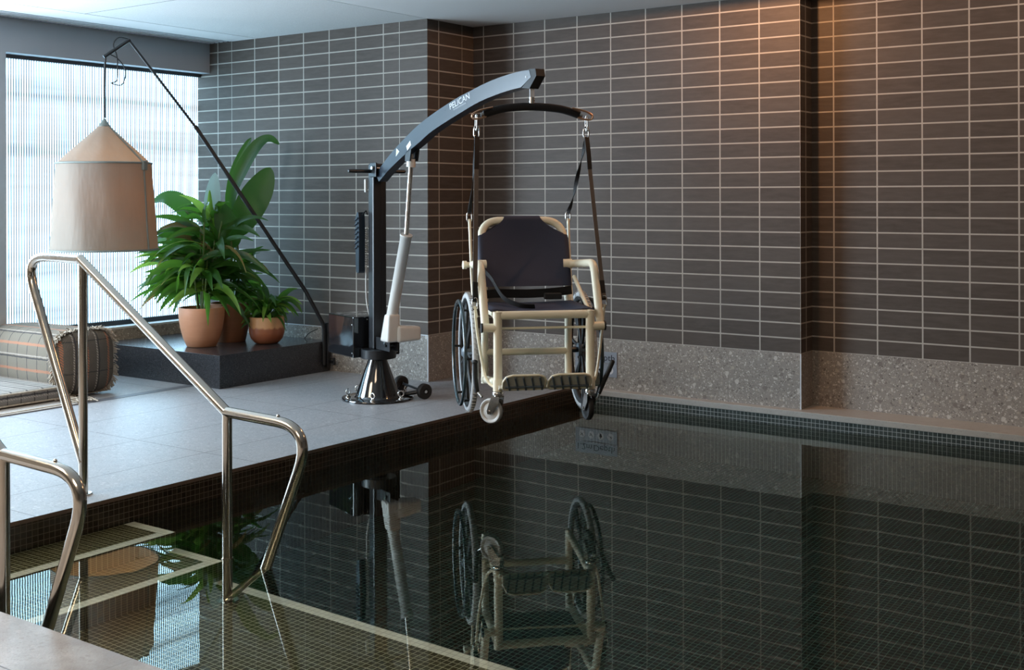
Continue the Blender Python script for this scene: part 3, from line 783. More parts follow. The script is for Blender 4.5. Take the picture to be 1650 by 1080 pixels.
for i in range(520):
    a = 2*math.pi*(i+rnd.random())/520; y, z = sec(a, .965); ny, nz = math.cos(a), math.sin(a)
    p = Vector((.352+rnd.uniform(-.006,.006), y, z)); d = Vector((rnd.uniform(-.2,.9), ny+rnd.uniform(-.7,.7), nz+rnd.uniform(-.5,.5))).normalized(); l = rnd.uniform(.016,.046)
    q = p+d*l*.5; e = q+(d+Vector((rnd.uniform(-.3,.3), 0, -.9))).normalized()*l*.6
    e.z = max(e.z, .006); q.z = max(q.z, .006)
    w.tube([p, q, e], [.0034,.0036,.0022], 5)
w.build('fringe', 'fringe_yarn', bo)['kind'] = 'stuff'

# ------------------------------------------------------------------ pool hoist
ho = thing('pool_hoist', 'black pedestal pool hoist with curved boom standing on the deck', 'hoist', (-4.812,5.323,0), math.atan2(-.35,.937))
w = MB(); w.lathe([(0,.014), (.205,.014), (.213,.012), (.215,.008), (.215,0), (0,0)], 56); w.build('base_plate', 'black_gloss', ho)
w = MB(); w.lathe([(.140,.014), (.134,.020), (.130,.03), (.055,.240), (.055,.25)], 56); w.build('pedestal_cone', 'black_gloss', ho)
for deg in (-37, 23, 83, 143, 195, 242):
    a = R(deg); c = (.176*math.cos(a), .176*math.sin(a)); f = Vector((math.cos(a-.7), math.sin(a-.7), 0))
    w = MB(); w.lathe([(.016,.014), (.016,.020), (.010,.022), (.009,.028)], 12, Matrix.Translation((c[0],c[1],0)))
    s_ = Vector((-f.y, f.x, 0))
    w.tube([tuple(Vector((c[0],c[1],.044))+s_*.0165*math.cos(t)+Vector((0,0,.0165*math.sin(t)))) for t in [2*math.pi*k/18 for k in range(18)]], .0042, 8, True)
    w.build('eye_bolt', 'chrome', ho)
for x, y in ((-.19,.262), (.171,.222)):
    w = MB(); m4 = axm((x,y,.046), (1,0,0))
    w.lathe([(.012,-.018), (.040,-.018), (.046,-.012), (.046,.012), (.040,.018), (.020,.018), (.018,.013), (.012,.013), (.012,-.018)], 32, m4); wh = w.build('transport_wheel', 'black_rubber', ho)
    w = MB(); w.lathe([(0,.022), (.009,.022), (.010,.019), (.010,-.03), (0,-.03)], 16, m4); w.build('axle_bolt', 'chrome', wh)
w = MB(); w.tube([(.155,.222,.046), (.10,.17,.03), (.05,.14,.018)], .012, 8); w.tube([(-.205,.262,.046), (-.13,.19,.03), (-.09,.13,.018)], .012, 8); w.tube([(-.16,.262,.046), (.15,.222,.046)], .008, 8)
w.build('wheel_bracket', 'black_paint', ho)
w = MB(); w.lathe([(0,.246), (.102,.246), (.105,.249), (.105,.298), (.102,.301), (0,.301)], 48, Matrix.Translation((.012,0,0))); w.build('slewing_collar', 'black_paint', ho)
w = MB(); w.box((-.035,-.045,.300), (.035,.045,1.408), .010); w.box((.0345,.006,.31), (.0365,.010,1.33)); w.build('mast', 'black_paint', ho)
w = MB(); w.box((-.418,-.126,.243), (-.0725,.190,.488), .006)
cb = w.build('control_box', 'black_gloss', ho)
for p_, d_ in [((-.0725,y,z), (1,0,0)) for y, z in ((-.03,.47), (-.03,.262), (.17,.47), (.17,.262))] + [((-.09,-.126,z), (0,-1,0)) for z in (.44, .27)]:
    w = MB(); w.lathe([(0,.003), (.004,.002), (.005,0)], 10, axm(p_, d_)); w.build('screw', 'chrome', cb)
w = MB(); w.tube([(0,-.183,1.361), (0,.183,1.361)], .0115, 12); w.lathe([(.0115,0), (.008,.008), (0,.010)], 12, axm((0,.183,1.361), (0,1,0))); w.lathe([(.0115,0), (.008,.008), (0,.010)], 12, axm((0,-.183,1.361), (0,-1,0))); w.build('slewing_handle', 'black_paint', ho)
for s in (-1, 1): w = MB(); w.box((-.005,s*.044-.005,1.325), (.075,s*.044+.005,1.412), .004); w.build('pivot_bracket', 'black_paint', ho)
w = MB(); w.tube([(.045,-.060,1.378), (.045,.060,1.378)], .007, 10); w.lathe([(0,.010), (.013,.010), (.013,0)], 6, axm((.045,-.052,1.378), (0,-1,0))); w.build('pivot_bolt', 'chrome', ho)
# boom: curved box section
up = spline([(.030,0,1.345), (.138,0,1.410), (.288,0,1.492), (.568,0,1.615), (.899,0,1.713), (1.131,0,1.763), (1.309,0,1.795), (1.517,0,1.816), (1.640,0,1.818)], 5)
lw = spline([(.075,0,1.298), (.207,0,1.368), (.402,0,1.452), (.568,0,1.514), (.706,0,1.568), (.959,0,1.638), (1.197,0,1.696), (1.422,0,1.728), (1.570,0,1.739)], 5)
w = MB(); hw = .028; ns = min(len(up), len(lw))
for i in range(ns-1):
    a, b, c, d = lw[i], lw[i+1], up[i+1], up[i]
    for s in (-1, 1):
        q = [Vector((p.x, s*hw, p.z)) for p in ((a,b,c,d) if s < 0 else (d,c,b,a))]; w.quad(*q)
    w.quad((d.x,-hw,d.z), (c.x,-hw,c.z), (c.x,hw,c.z), (d.x,hw,d.z)); w.quad((a.x,hw,a.z), (b.x,hw,b.z), (b.x,-hw,b.z), (a.x,-hw,a.z))
w.quad((up[0].x,-hw,up[0].z), (up[0].x,hw,up[0].z), (lw[0].x,hw,lw[0].z), (lw[0].x,-hw,lw[0].z))
e0, e1 = up[-1], lw[-1]; tipx = (1.655, 1.782)
for s in (-1, 1): w.ngon([(e0.x,s*hw,e0.z), (e1.x,s*hw,e1.z), (tipx[0],s*hw,tipx[1])][::s])
boom = w.build('boom', 'boom_paint', ho)
w = MB(); w.prism([(1.572,1.735), (1.642,1.780), (1.632,1.822), (1.690,1.820), (1.698,1.785), (1.640,1.728)], (0,0,0), (1,0,0), (0,0,1), (0,-1,0), -.0265, .0265); w.quad((e1.x,-hw,e1.z), (tipx[0],-hw,tipx[1]), (tipx[0],hw,tipx[1]), (e1.x,hw,e1.z)); w.quad((tipx[0],-hw,tipx[1]), (e0.x,-hw,e0.z), (e0.x,hw,e0.z), (tipx[0],hw,tipx[1])); w.build('end_cap', 'black_rubber', boom)
w = MB(); w.lathe([(0,.003), (.0055,.002), (.0065,0)], 20, axm((1.615,-hw,1.786), (0,-1,0))); w.build('pin_cap', 'lettering_white', boom)
a = R(13.0); tm = Matrix(((math.cos(a),-math.sin(a),0,.898), (0,0,-1,-hw-.0006), (math.sin(a),math.cos(a),0,1.672), (0,0,0,1)))
t_ = text_mesh('PELICAN', .046, 'lettering', 'lettering_white', boom, tm, .0004, .205)
w = MB()
for k in range(11):
    x0 = .035+k*.0118; w.v  # small print line under the name
    for dx, dz, sx, sz in ((0,0,.0018,.007), (.004,.0,.004,.0016), (.004,.005,.004,.0016)):
        c = Vector((x0+dx, 0, -.014+dz)); p = [(c.x, c.z), (c.x+sx, c.z), (c.x+sx, c.z+sz), (c.x, c.z+sz)]
        w.quad(*[(.898+u*math.cos(a)-v*math.sin(a), -hw-.001, 1.672+u*math.sin(a)+v*math.cos(a)) for u, v in p])
w.build('small_print', 'lettering_white', boom)
w = MB(); tri = [(.288,1.440), (.330,1.468), (.296,1.488)]; w.prism(tri, (0,0,0), (1,0,0), (0,0,1), (0,-1,0), hw, hw+.001); st_ = w.build('warning_sticker', 'lettering_white', boom)
w = MB(); cx, cz = .3045, 1.4655; w.prism([(cx+(x-cx)*.72, cz+(z-cz)*.72) for x, z in tri], (0,0,0), (1,0,0), (0,0,1), (0,-1,0), hw, hw+.0015); w.build('warning_face', 'sticker_yellow', boom)
w = MB(); w.prism([(.425,1.470), (.470,1.500), (.458,1.525), (.413,1.495)], (0,0,0), (1,0,0), (0,0,1), (0,-1,0), hw, hw+.001); w.build('sticker', 'lettering_white', boom)
# actuator
for s in (-1, 1):
    w = MB(); w.prism([(.395,1.41), (.450,1.41), (.470,1.49), (.400,1.46)], (0,0,0), (1,0,0), (0,0,1), (0,-1,0), s*.024-.004, s*.024+.004)
    w.build('actuator_bracket', 'black_paint', boom)
A0, A1, A2 = Vector((.178,0,.50)), Vector((.360,0,.991)), Vector((.421,0,1.43)); dr = (A1-A0).normalized()
ac = MB(); ac.tube([A0, A1-dr*.012, A1-dr*.012, A1], [.0325,.0325,.036,.036], 24); acO = ac.build('actuator_tube', 'white_plastic', ho)
w = MB(); w.tube([A1-dr*.01, A2], .0135, 14); w.build('piston_rod', 'chrome', acO)
w = MB(); d2 = (A2-A1).normalized(); w.tube([A2-d2*.052, A2-d2*.006], .026, 20); w.tube([A2-d2*.01, A2+d2*.02], .012, 12); w.build('rod_end', 'white_plastic', acO)
w = MB()
bm = bmesh.new(); bmesh.ops.create_cube(bm, size=1.)
for v in bm.verts:
    x, y, z = v.co; k = 1. if z < 0 else .62
    v.co = Vector((.180+x*.105*k+z*.03, -.005+y*.085*(1 if z < 0 else .9), .440+z*.165))
bmesh.ops.bevel(bm, geom=bm.edges[:], offset=.018, segments=4, affect='EDGES', profile=.6); w.addbm(bm, None, False)
bm = bmesh.new(); bmesh.ops.create_cube(bm, size=1.)
for v in bm.verts:
    x, y, z = v.co; v.co = Vector((.190+x*.100*(1-.12*(y > 0)), .092+y*.155, .405+z*.10+(y > 0)*(.006 if z < 0 else -.012)))
bmesh.ops.bevel(bm, geom=bm.edges[:], offset=.020, segments=4, affect='EDGES', profile=.6); w.addbm(bm, None, False)
w.sm = [True]*len(w.f); mh = w.build('motor_housing', 'white_plastic', acO)
w = MB(); w.box((.03,-.030,.302), (.205,-.022,.375), .003); w.box((.03,.022,.302), (.205,.030,.375), .003); w.tube([(.165,-.04,.335), (.165,.04,.335)], .008, 10); w.build('lower_bracket', 'black_paint', ho)
w = MB(); w.lathe([(0,.006), (.009,.006), (.010,0)], 12, axm((.15,-.03,.35), (0,-1,0))); w.build('pin', 'chrome', ho)
# pendant control with coiled cable
hc = MB()
prof = [(-.052,.76), (-.048,1.03), (-.050,1.09), (-.058,1.116), (-.078,1.116), (-.092,1.09), (-.096,1.0), (-.094,.80), (-.086,.756), (-.060,.752)]
hc.prism(prof, (0,0,0), (1,0,0), (0,0,1), (0,1,0), -.098, -.058)
for k in range(7): hc.tube([(-.074-.020, -.100, .90+k*.028), (-.074+.016, -.100, .913+k*.028)], .006, 6)
hco = hc.build('hand_control', 'boom_paint', ho)
w = MB(); w.tube([(-.05,-.075,1.10), (-.05,-.050,1.125), (-.05,-.04,1.10)], .005, 6); w.build('hook', 'black_paint', hco)
w = MB()
w.tube([(-.055+.007*math.cos(t*2.6), -.047+.007*math.sin(t*2.6), 1.02-t*.0058) for t in [k*.25 for k in range(150)]], .0028, 5)
w.tube(spline([(-.055,-.047,.80), (-.053,-.050,.70), (-.052,-.048,.60), (-.045,-.042,.54), (-.05,-.03,.50)], 5), .004, 6); w.build('coiled_cable', 'white_plastic', hco)
w = MB(); w.box((-.058,-.060,1.235), (-.040,-.042,1.315), .006); w.build('cable_clip', 'white_plastic', ho)

# ------------------------------------------------------------------ spreader bar
CH = (-3.116,4.597); CROT = math.atan2(-.707,-.708); SB = (-3.292,4.755)
sp = thing('spreader_bar', 'black foam-sleeved spreader bar hanging from the boom tip', 'spreader bar', (SB[0],SB[1],1.60), CROT)
w = MB(); arc = spline([(.235,0,.004), (.15,0,.030), (.06,0,.0405), (0,0,.042), (-.06,0,.0405), (-.15,0,.030), (-.235,0,.004)], 6)
w.tube(arc, .0195, 18); w.build('foam_sleeve', 'black_foam', sp)
for s in (-1, 1): w = MB(); w.tube([(s*.205,0,.012), (s*.250,0,-.001)], .011, 10); w.build('bar_end', 'chrome', sp)
for s in (-1, 1):
    w = MB(); pts = [(s*.195,.024,.036), (s*.255,.024,.022), (s*.288,.024,.006), (s*.296,.022,-.008), (s*.285,.015,-.020), (s*.250,.008,-.016), (s*.226,.004,-.008)]
    w.tube(spline(pts, 6), .0062, 8, ref=(0,1,0), flat=(2.0,.75)); w.build('hook', 'copper', sp)
w = MB(); w.box((-.011,-.006,.055), (.011,.006,.175), .003); w.build('hanger_plate', 'lettering_white', sp)
w = MB(); w.tube([(0,0,.050), (0,0,.088)], .013, 14); w.tube([(-.014,0,.075), (.014,0,.075)], .006, 8); w.build('swivel', 'chrome', sp)

# ------------------------------------------------------------------ lifting straps
def cpt(p): # wheelchair-local -> world
    c, s = math.cos(CROT), math.sin(CROT); return Vector((CH[0]+c*p[0]-s*p[1], CH[1]+s*p[0]+c*p[1], p[2]))
def ribbon(w, pts, width, wdir, th=.0016, twist=None, n=10):
    P = spline(pts, n); m = len(P); base = len(w.v)
    for i, p in enumerate(P):
        tg = (P[min(i+1, m-1)]-P[max(i-1, 0)]).normalized(); d = Vector(wdir)
        if twist: d = Matrix.Rotation(twist*i/(m-1), 3, tg) @ d
        d = (d-tg*d.dot(tg)).normalized(); nn = tg.cross(d)
        for a, b in ((-1,-1), (1,-1), (1,1), (-1,1)): w.v.append(tuple(p+d*a*width/2+nn*b*th/2))
    for i in range(m-1):
        for k in range(4):
            a = base+i*4+k; b = base+i*4+(k+1) % 4; w.face((a, b, b+4, a+4), False)
def link(w, c, h, wd, r, nrm):
    c = Vector(c); nrm = Vector(nrm).normalized(); sx = nrm.cross(Vector((0,0,1))).normalized(); pts = []
    for k in range(24):
        t = 2*math.pi*k/24; cx, cz = math.cos(t), math.sin(t)
        pts.append(c+sx*(wd/2*math.copysign(abs(cx)**.7, cx))+Vector((0,0,h/2*math.copysign(abs(cz)**.7, cz))))
    w.tube(pts, r, 7, True)
SBL = Matrix.Rotation(CROT, 3, 'Z')
GRP = 'webbing straps between spreader bar and wheelchair'
for s, side in ((1, 'left'), (-1, 'right')):
    ring = cpt((s*.270+.013, -.236, 1.500)); hk = cpt((s*.272+.013, -.236, 1.575))
    fr = cpt((s*.312, -.10, .690)); rr = cpt((s*.262, -.690, 1.085))
    xd = SBL @ Vector((1,0,0))
    # front strap: broad grey webbing
    t = thing('lifting_strap', {'left': 'broad grey webbing strap from the bar end above the hoist side of the wheelchair', 'right': 'broad grey webbing strap slanting down outside the right-hand armrest'}[side], 'strap', tuple(fr), 0., GRP)
    o = fr; w = MB()
    ribbon(w, [ring+SBL @ Vector((0,.006,-.02))-o, ring.lerp(fr,.3)-o, ring.lerp(fr,.7)-o, fr+Vector((0,0,.03))-o], .027, SBL @ Vector((.85,.5,0)))
    w.build('webbing', 'grey_webbing', t)
    w = MB(); lo_ = ring.lerp(fr, .86); ribbon(w, [lo_-o+SBL@Vector((0,.003,0)), ring.lerp(fr,.93)-o+SBL@Vector((0,.004,0)), fr+Vector((0,0,.02))-o], .029, SBL @ Vector((.85,.5,0)), .004, n=4); w.build('stitched_end', 'black_webbing', t)
    w = MB(); ribbon(w, [ring+SBL @ Vector((0,.010,-.005))-o, ring.lerp(fr,.1)+SBL @ Vector((-s*.0,.010,0))-o, ring.lerp(fr,.2)-o], .029, SBL @ Vector((.85,.5,0)), .003, n=4); w.build('strap_loop', 'black_webbing', t)
    w = MB(); link(w, ring+Vector((0,0,.018))-o, .055, .026, .0045, SBL @ Vector((0,1,0))); link(w, hk-Vector((0,0,.012))-o, .075, .018, .0035, SBL @ Vector((1,.3,0))); w.build('shackle', 'chrome', t)
    w = MB(); link(w, fr-o+Vector((0,0,.012)), .055, .024, .0038, SBL @ Vector((0,1,0))); w.build('snap_hook', 'chrome', t)
    # rear strap: narrow black twisted webbing
    t = thing('lifting_strap', {'left': 'narrow black strap from the bar end down to the rear post nearest the hoist', 'right': 'narrow black twisted strap down to the rear post at the right of the backrest'}[side], 'strap', tuple(rr), 0., GRP)
    o = rr; w = MB()
    ribbon(w, [ring+SBL @ Vector((0,-.006,-.02))-o, ring.lerp(rr,.35)-o, ring.lerp(rr,.7)-o, rr+Vector((0,0,.035))-o], .020, SBL @ Vector((1,0,0)), .003, R(420) if s < 0 else R(200), 14)
    w.build('webbing', 'black_webbing', t)
    w = MB(); link(w, rr-o+Vector((0,0,.016)), .050, .026, .0036, SBL @ Vector((0,1,0))); w.build('snap_hook', 'chrome', t)

# ------------------------------------------------------------------ wheelchair
ZB = .12
wc = thing('wheelchair', 'cream plastic pool wheelchair with navy mesh seat hanging over the water', 'wheelchair', (CH[0],CH[1],ZB), CROT)
OF = (0,0,-ZB); RT = .0195
def part(mb, name, mat, par=None):
    return mb.build(name, mat, par or wc, OF if par is None else (0,0,0))
hx = .219
for s in (1, -1):
    w = MB(); w.tube([(s*hx,0,.305), (s*hx,0,.655)], RT+.001, 20); w.tube([(s*hx,0,.305), (s*hx,0,.36)], RT+.0035, 20); w.tube([(s*hx,0,.642), (s*hx,0,.672)], RT+.003, 20); part(w, 'front_leg', 'cream_plastic')
    w = MB(); w.tube([(s*.214,-.47,.27), (s*.214,-.47,.66), (s*.214,-.478,.70)], RT-.001, 20); part(w, 'rear_leg', 'cream_plastic')
    w = MB(); w.tube([(s*hx,0,.655), (s*.216,-.47,.655)], RT, 18); part(w, 'seat_rail', 'cream_plastic')
    w = MB(); w.tube([(s*hx,.0,.345), (s*.216,-.47,.29)], RT-.001, 18); part(w, 'lower_rail', 'cream_plastic')
w = MB(); w.tube([(hx,0,.655), (-hx,0,.655)], RT, 20); part(w, 'front_crossbar', 'cream_plastic')
w = MB(); w.tube([(.214,-.47,.424), (-.214,-.47,.424)], RT-.002, 18); part(w, 'rear_crossbar', 'cream_plastic')
w = MB(); w.tube([(hx,-.02,.592), (-hx,-.02,.592)], .006, 8); part(w, 'stretcher_strap', 'cream_plastic')
hoop = fillet([(.214,-.475,.69), (.216,-.615,1.083), (-.216,-.615,1.083), (-.214,-.475,.69)], [0,.105,.105,0], 12)
w = MB(); w.tube(hoop, RT, 20); part(w, 'back_hoop', 'cream_plastic')
# backrest sling wrapped round the hoop
def backpt(x, z, front): # surface following the leaning hoop, with a slight hollow
    t = (z-.69)/(1.083-.69); y = -.475-.140*t
    hollow = .030*(1-min(1, abs(x)/.21)**2)*math.sin(math.pi*max(0, min(1, (z-.74)/.36)))
    return Vector((x, y + (RT+.005 if front else -RT-.005) - hollow, z))
def wlim(z):
    if z > 1.005: return .093 + (.239-.093)*max(0, (1.1065-z)/.1015)**1.7
    return .239
w = MB(); zs_ = [.753+(1.1075-.753)*(1-(1-i/22)**1.6) for i in range(23)]; nx = 40
for front in (True, False):
    base = len(w.v)
    for z in zs_:
        lim = wlim(z)
        for k in range(nx+1):
            x = lim*math.sin(math.pi/2*(2*k/nx-1)); p = backpt(x, min(z, 1.083), front); p.z = z
            edge = max(0, (abs(x)-.2155)/.0235)
            ztop = max(0, (z-1.083)/.0245)
            k_ = min(1, edge**2+ztop**2)
            p.y += (-1 if front else 1)*(RT+.005)*(1-math.sqrt(max(0, 1-k_)))
            w.v.append(tuple(p))
    for i in range(22):
        for k in range(nx):
            a = base+i*(nx+1)+k; q = (a, a+1, a+nx+2, a+nx+1); w.face(q if front else q[::-1], True)
part(w, 'backrest_sling', 'navy_mesh')
# seat sling
w = MB(); nx, ny = 24, 14; base = len(w.v)
for th in (0., -.005):
    b0 = len(w.v)
    for j in range(ny+1):
        y = -.020-.43*j/ny
        for k in range(nx+1):
            x = .246*(2*k/nx-1); z = .682-.022*(1-(x/.22)**2)*(.35+.65*math.sin(math.pi*min(1, (j+2)/(ny+2))))
            if abs(x) > .219: z = .655+math.sqrt(max(.0004, (RT+.008)**2-(abs(x)-.219)**2))
            w.v.append((x, y, z+th))
    for j in range(ny):
        for k in range(nx): a = b0+j*(nx+1)+k; q = (a, a+1, a+nx+2, a+nx+1); w.face(q if th < 0 else q[::-1], True)
nb_ = (nx+1)*(ny+1)
for k in range(nx): w.face((k, k+1, nb_+k+1, nb_+k)); 
part(w, 'seat_sling', 'navy_mesh')
# lap belt
w = MB()
ribbon(w, [Vector(p) for p in ((.225,-.42,.84), (.19,-.40,.80), (.14,-.33,.71), (.07,-.27,.677), (.0,-.24,.672))], .034, (0,.6,.5), .003)
ribbon(w, [Vector(p) for p in ((.235,-.43,.716), (.15,-.44,.722), (0,-.445,.718), (-.13,-.44,.724), (-.225,-.43,.735))], .046, (0,.3,.9), .003)
bl = part(w, 'lap_belt', 'black_webbing')
w = MB(); w.box((-.17,-.435,.690), (-.08,-.405,.722), .006); w.build('buckle', 'black_rubber', bl)
for s in (1, -1):
    # armrest
    w = MB(); path = fillet([(s*.235,-.515,.862), (s*.270,-.50,.864), (s*.276,-.165,.885), (s*.274,-.020,.595)], [0,.03,.09,0], 9)
    w.tube(path, RT, 20); ar = part(w, 'armrest', 'cream_plastic')
    w = MB(); w.tube([(s*.20,-.525,.862), (s*.245,-.520,.862)], RT+.005, 18); w.tube([(s*.245,-.518,.862), (s*.312,-.512,.862)], .014, 14); w.tube([(s*.300,-.513,.862), (s*.318,-.511,.862)], .021, 18); part(w, 'armrest_pivot', 'cream_plastic')
    w = MB(); w.tube([(s*hx,0,.597), (s*.290,-.012,.597)], RT+.001, 18); part(w, 'armrest_joint', 'cream_plastic')
    w = MB(); w.tube([(s*.288,-.012,.597), (s*.296,-.012,.597)], RT+.003, 18); part(w, 'end_cap', 'black_rubber')
    # lifting rods
    w = MB(); w.tube(spline([(s*.262,-.690,1.090), (s*.260,-.66,.95), (s*.258,-.60,.72), (s*.250,-.50,.60)], 5), .0075, 8); part(w, 'lifting_rod', 'cream_plastic')
    w = MB(); w.tube(spline([(s*.312,-.100,.690), (s*.300,-.10,.56), (s*.266,-.075,.36), (s*.225,-.03,.315)], 5), .0068, 8); part(w, 'lifting_rod', 'cream_plastic')
    # diagonal tube behind
    w = MB(); w.tube([(s*.243,-.46,.80), (s*.262,-.23,.66)], .010, 10); part(w, 'side_brace', 'cream_plastic')
    # rear wheel
    cy, cz = -.51, .423; wx = s*.292
    m4 = axm((wx,cy,cz), (s,0,0))
    w = MB(); prof = [(.282+.016*math.cos(t), .017*math.sin(t)) for t in [2*math.pi*k/12 for k in range(12)]]
    w.lathe(prof, 64, m4, True, sharp=False)
    rw = part(w, 'rear_wheel', 'tyre_grey')
    w = MB()
    for k in range(72):
        t = 2*math.pi*k/72; p = m4 @ Vector((.2975*math.cos(t), .2975*math.sin(t), 0)); q = m4 @ Vector((.2995*math.cos(t), .2995*math.sin(t), 0))
        tv = (m4.to_3x3() @ Vector((-math.sin(t), math.cos(t), 0)))
        w.box((-.003,-.010,-.002), (.003,.010,.002), 0., axm(q, q-Vector(m4.translation), tv))
    w.build('tread', 'tyre_grey', rw)
    w = MB(); w.lathe([(.268,-.012), (.272,-.014), (.272,.014), (.268,.012), (.255,.010), (.250,.0), (.255,-.010)], 56, m4, True, sharp=False); w.build('wheel_rim', 'black_rubber', rw)
    for k in range(7):
        w = MB(); t = 2*math.pi*(k+.25)/7
        for dt in (-.11, .11):
            w.tube([m4 @ Vector((.03*math.cos(t), .03*math.sin(t), .004)), m4 @ Vector((.11*math.cos(t+dt*.4), .11*math.sin(t+dt*.4), .006)), m4 @ Vector((.256*math.cos(t+dt), .256*math.sin(t+dt), .0))], .0085, 6)
        w.build('spoke', 'black_rubber', rw)
    w = MB(); w.lathe([(0,.034), (.018,.034), (.026,.026), (.032,.022), (.034,-.02), (0,-.02)], 24, m4); w.build('hub', 'hub_grey', rw)
    w = MB(); w.tube([m4 @ Vector((.258*math.cos(t), .258*math.sin(t), .046)) for t in [2*math.pi*k/56 for k in range(56)]], .0092, 10, True); hr = w.build('handrim', 'teal_rim', rw)
    for k in range(6):
        t = 2*math.pi*(k+.5)/6; w = MB(); w.tube([m4 @ Vector((.255*math.cos(t), .255*math.sin(t), .005)), m4 @ Vector((.258*math.cos(t), .258*math.sin(t), .044))], .006, 6); w.build('handrim_bracket', 'black_rubber', rw)
    w = MB(); w.tube([(s*.214,cy+.02,cz), (s*.285,cy,cz)], .014, 12); part(w, 'axle_block', 'black_paint')
    # front caster: the left one trails sideways, the right one is seen edge-on
    sw = R(50) if s > 0 else R(8)
    R3 = Matrix.Rotation(sw, 4, 'Z'); base = Matrix.Translation((s*hx,0,0)) @ R3
    w = MB(); w.lathe([(0,.302), (.024,.302), (.026,.298), (.026,.288), (.018,.284), (.018,.276), (0,.276)], 20, base)
    for q in (-1, 1):
        pts = [(-.022,.282), (.020,.282), (.016,.245), (-.026,.197), (-.044,.197), (-.048,.212)]
        pr_ = [base @ Vector((q*.019, y, z)) for y, z in pts]; pr2 = [base @ Vector((q*.0225, y, z)) for y, z in pts]
        w.ngon(pr_); w.ngon(pr2[::-1])
        for i in range(len(pts)): j = (i+1) % len(pts); w.quad(pr_[i], pr_[j], pr2[j], pr2[i])
    w.quad(*[base @ Vector(p) for p in ((-.022,-.022,.282), (.022,-.022,.282), (.022,.020,.282), (-.022,.020,.282))])
    w.tube([base @ Vector((-.026,-.036,.210)), base @ Vector((.026,-.036,.210))], .006, 10)
    cf = part(w, 'caster', 'chrome')
    m5 = base @ Matrix.Translation((0,-.036,.210)) @ axm((0,0,0), (1,0,0))
    w = MB(); w.lathe([(.010,-.013), (.040,-.008), (.044,-.012), (.053,-.013), (.058,-.008), (.059,0), (.058,.008), (.053,.013), (.044,.012), (.040,.008), (.010,.013)], 40, m5); w.build('caster_wheel', 'caster_grey' if s > 0 else 'black_rubber', cf)
# footplates: flipped-up ribbed plates
for s in (1, -1):
    cx = s*.106; o = Vector((cx,.055,.325)); m4 = Matrix.Translation(o) @ Matrix.Rotation(R(50), 4, 'X')
    w = MB(); outline = [(-.098,-.012), (.098,-.012), (.100,.040), (.088,.072), (.060,.082), (-.060,.082), (-.088,.070), (-.100,.038)]
    w.prism(outline, (0,0,0), (1,0,0), (0,1,0), (0,0,1), 0, .007); 
    w.v = [tuple(m4 @ Vector(v)) for v in w.v]; fp = part(w, 'footplate', 'plate_grey')
    w = MB(); w.tube(fillet([m4 @ Vector((x, y, .003)) for x, y in outline], .02, 4, True), .0058, 8, True); w.build('rim', 'cream_plastic', fp)
    w = MB()
    for k in range(5):
        x = -.076+.038*k; w.tube([m4 @ Vector((x-.01,-.010,-.004)), m4 @ Vector((x+.012,.076,-.004))], .0045, 6)
    w.tube([m4 @ Vector((-.09,.012,-.004)), m4 @ Vector((.09,.012,-.004))], .0045, 6)
    w.build('rib', 'hub_grey', fp)
w = MB(); w.tube([(.219,.03,.325), (-.219,.03,.325)], .010, 10); part(w, 'footplate_bar', 'plate_grey')
# brake levers
w = MB(); w.tube(spline([(.300,-.20,.412), (.298,-.20,.34), (.290,-.20,.27)], 4), [.012]*3+[.012]*6, 10); w.lathe([(0,.0), (.012,.004), (.015,.012), (.012,.020), (0,.024)], 14, Matrix.Translation((.300,-.20,.402))); bk = part(w, 'brake_lever', 'black_rubber')
w = MB(); w.tube([(.290,-.20,.275), (.27,-.17,.25)], .006, 8); w.build('brake_link', 'chrome', bk)
w = MB(); w.tube([(-.352,-.10,.414), (-.318,-.10,.34), (-.285,-.10,.262)], [.012,.012,.009], 10); w.lathe([(.012,0), (.009,.006), (0,.009)], 12, axm((-.352,-.10,.414), (-.4,0,.9))); bk = part(w, 'brake_lever', 'black_rubber')
w = MB(); w.tube([(-.290,-.10,.27), (-.268,-.10,.225), (-.25,-.08,.27)], .006, 8); w.box((-.285,-.12,.30), (-.255,-.085,.37), .006); w.build('brake_link', 'chrome', bk)

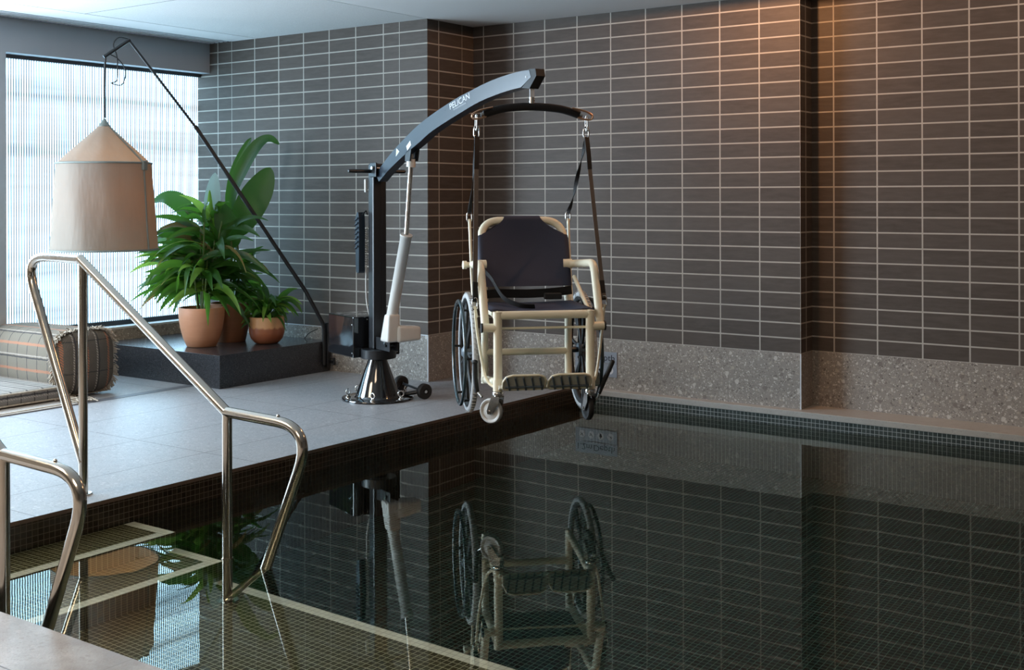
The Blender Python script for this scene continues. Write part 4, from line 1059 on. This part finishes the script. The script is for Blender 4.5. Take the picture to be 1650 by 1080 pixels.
# ------------------------------------------------------------------ lights
def area(name, loc, rot, size, power, color, sy=None):
    l = bpy.data.lights.new(name, 'AREA'); l.energy = power; l.color = color; l.size = size
    if sy: l.shape = 'RECTANGLE'; l.size_y = sy
    o = bpy.data.objects.new(name, l); col.objects.link(o); o.location = loc; o.rotation_euler = rot; return o
def spot(name, loc, target, power, color, ang=100, blend=.6, rad=.03):
    l = bpy.data.lights.new(name, 'SPOT'); l.energy = power; l.color = color; l.spot_size = R(ang); l.spot_blend = blend; l.shadow_soft_size = rad
    o = bpy.data.objects.new(name, l); col.objects.link(o); o.location = loc
    d = Vector(target)-Vector(loc); o.rotation_euler = d.to_track_quat('-Z', 'Y').to_euler(); return o
spot('downlight', (-2.80,5.82,2.35), (-2.80,5.82,0), 20, (1.,.48,.21), 179, .02)
spot('downlight', (-1.0,5.7,2.355), (-1.0,5.7,0), 13, (1.,.58,.32), 179, .02)
area('fill_light', (-5.1,.4,2.36), (0,0,0), 1.2, 60, (1.,.76,.52))  # added warm fill out of view, lights the far tiled wall head-on
area('fill_light', (-2.2,.1,2.36), (0,0,0), 1.2, 32, (1.,.78,.55))  # added frontal fill for the wheelchair and far wall, no fixture modelled
wd = bpy.data.worlds.new('world'); sc.world = wd; wd.use_nodes = True
wd.node_tree.nodes['Background'].inputs[0].default_value = (.6,.75,1,1); wd.node_tree.nodes['Background'].inputs[1].default_value = .05

# ------------------------------------------------------------------ camera
f_px, W_, H_ = 1919.5, 1650, 1080; yaw, roll = -.6224, .0027
cam = bpy.data.cameras.new('camera'); cam.sensor_width = 36.; cam.lens = f_px*36./W_; cam.shift_y = -(540-318.9)/W_; cam.clip_start = .02
co = bpy.data.objects.new('camera', cam); col.objects.link(co); co.location = (0,0,1.2)
fw = Vector((math.sin(yaw), math.cos(yaw), 0)); rt = Vector((math.cos(yaw), -math.sin(yaw), 0)); upv = Vector((0,0,1))
c_, s_ = math.cos(roll), math.sin(roll)
cr = rt*c_-upv*s_; cu = rt*s_+upv*c_
m = Matrix((cr, cu, -fw)).transposed().to_4x4(); m.translation = (0,0,1.2); co.matrix_world = m
sc.camera = co
vs = sc.view_settings; sc.display_settings.display_device = 'sRGB'
vs.view_transform = 'Standard'; vs.look = 'None'; vs.exposure = .8; vs.gamma = 1.; vs.use_curve_mapping = False
cy = sc.cycles
cy.use_denoising = True; cy.max_bounces = 10; cy.diffuse_bounces = 4; cy.glossy_bounces = 6; cy.transmission_bounces = 8
cy.caustics_refractive = True; cy.caustics_reflective = False; cy.blur_glossy = .3; cy.sample_clamp_indirect = 4.
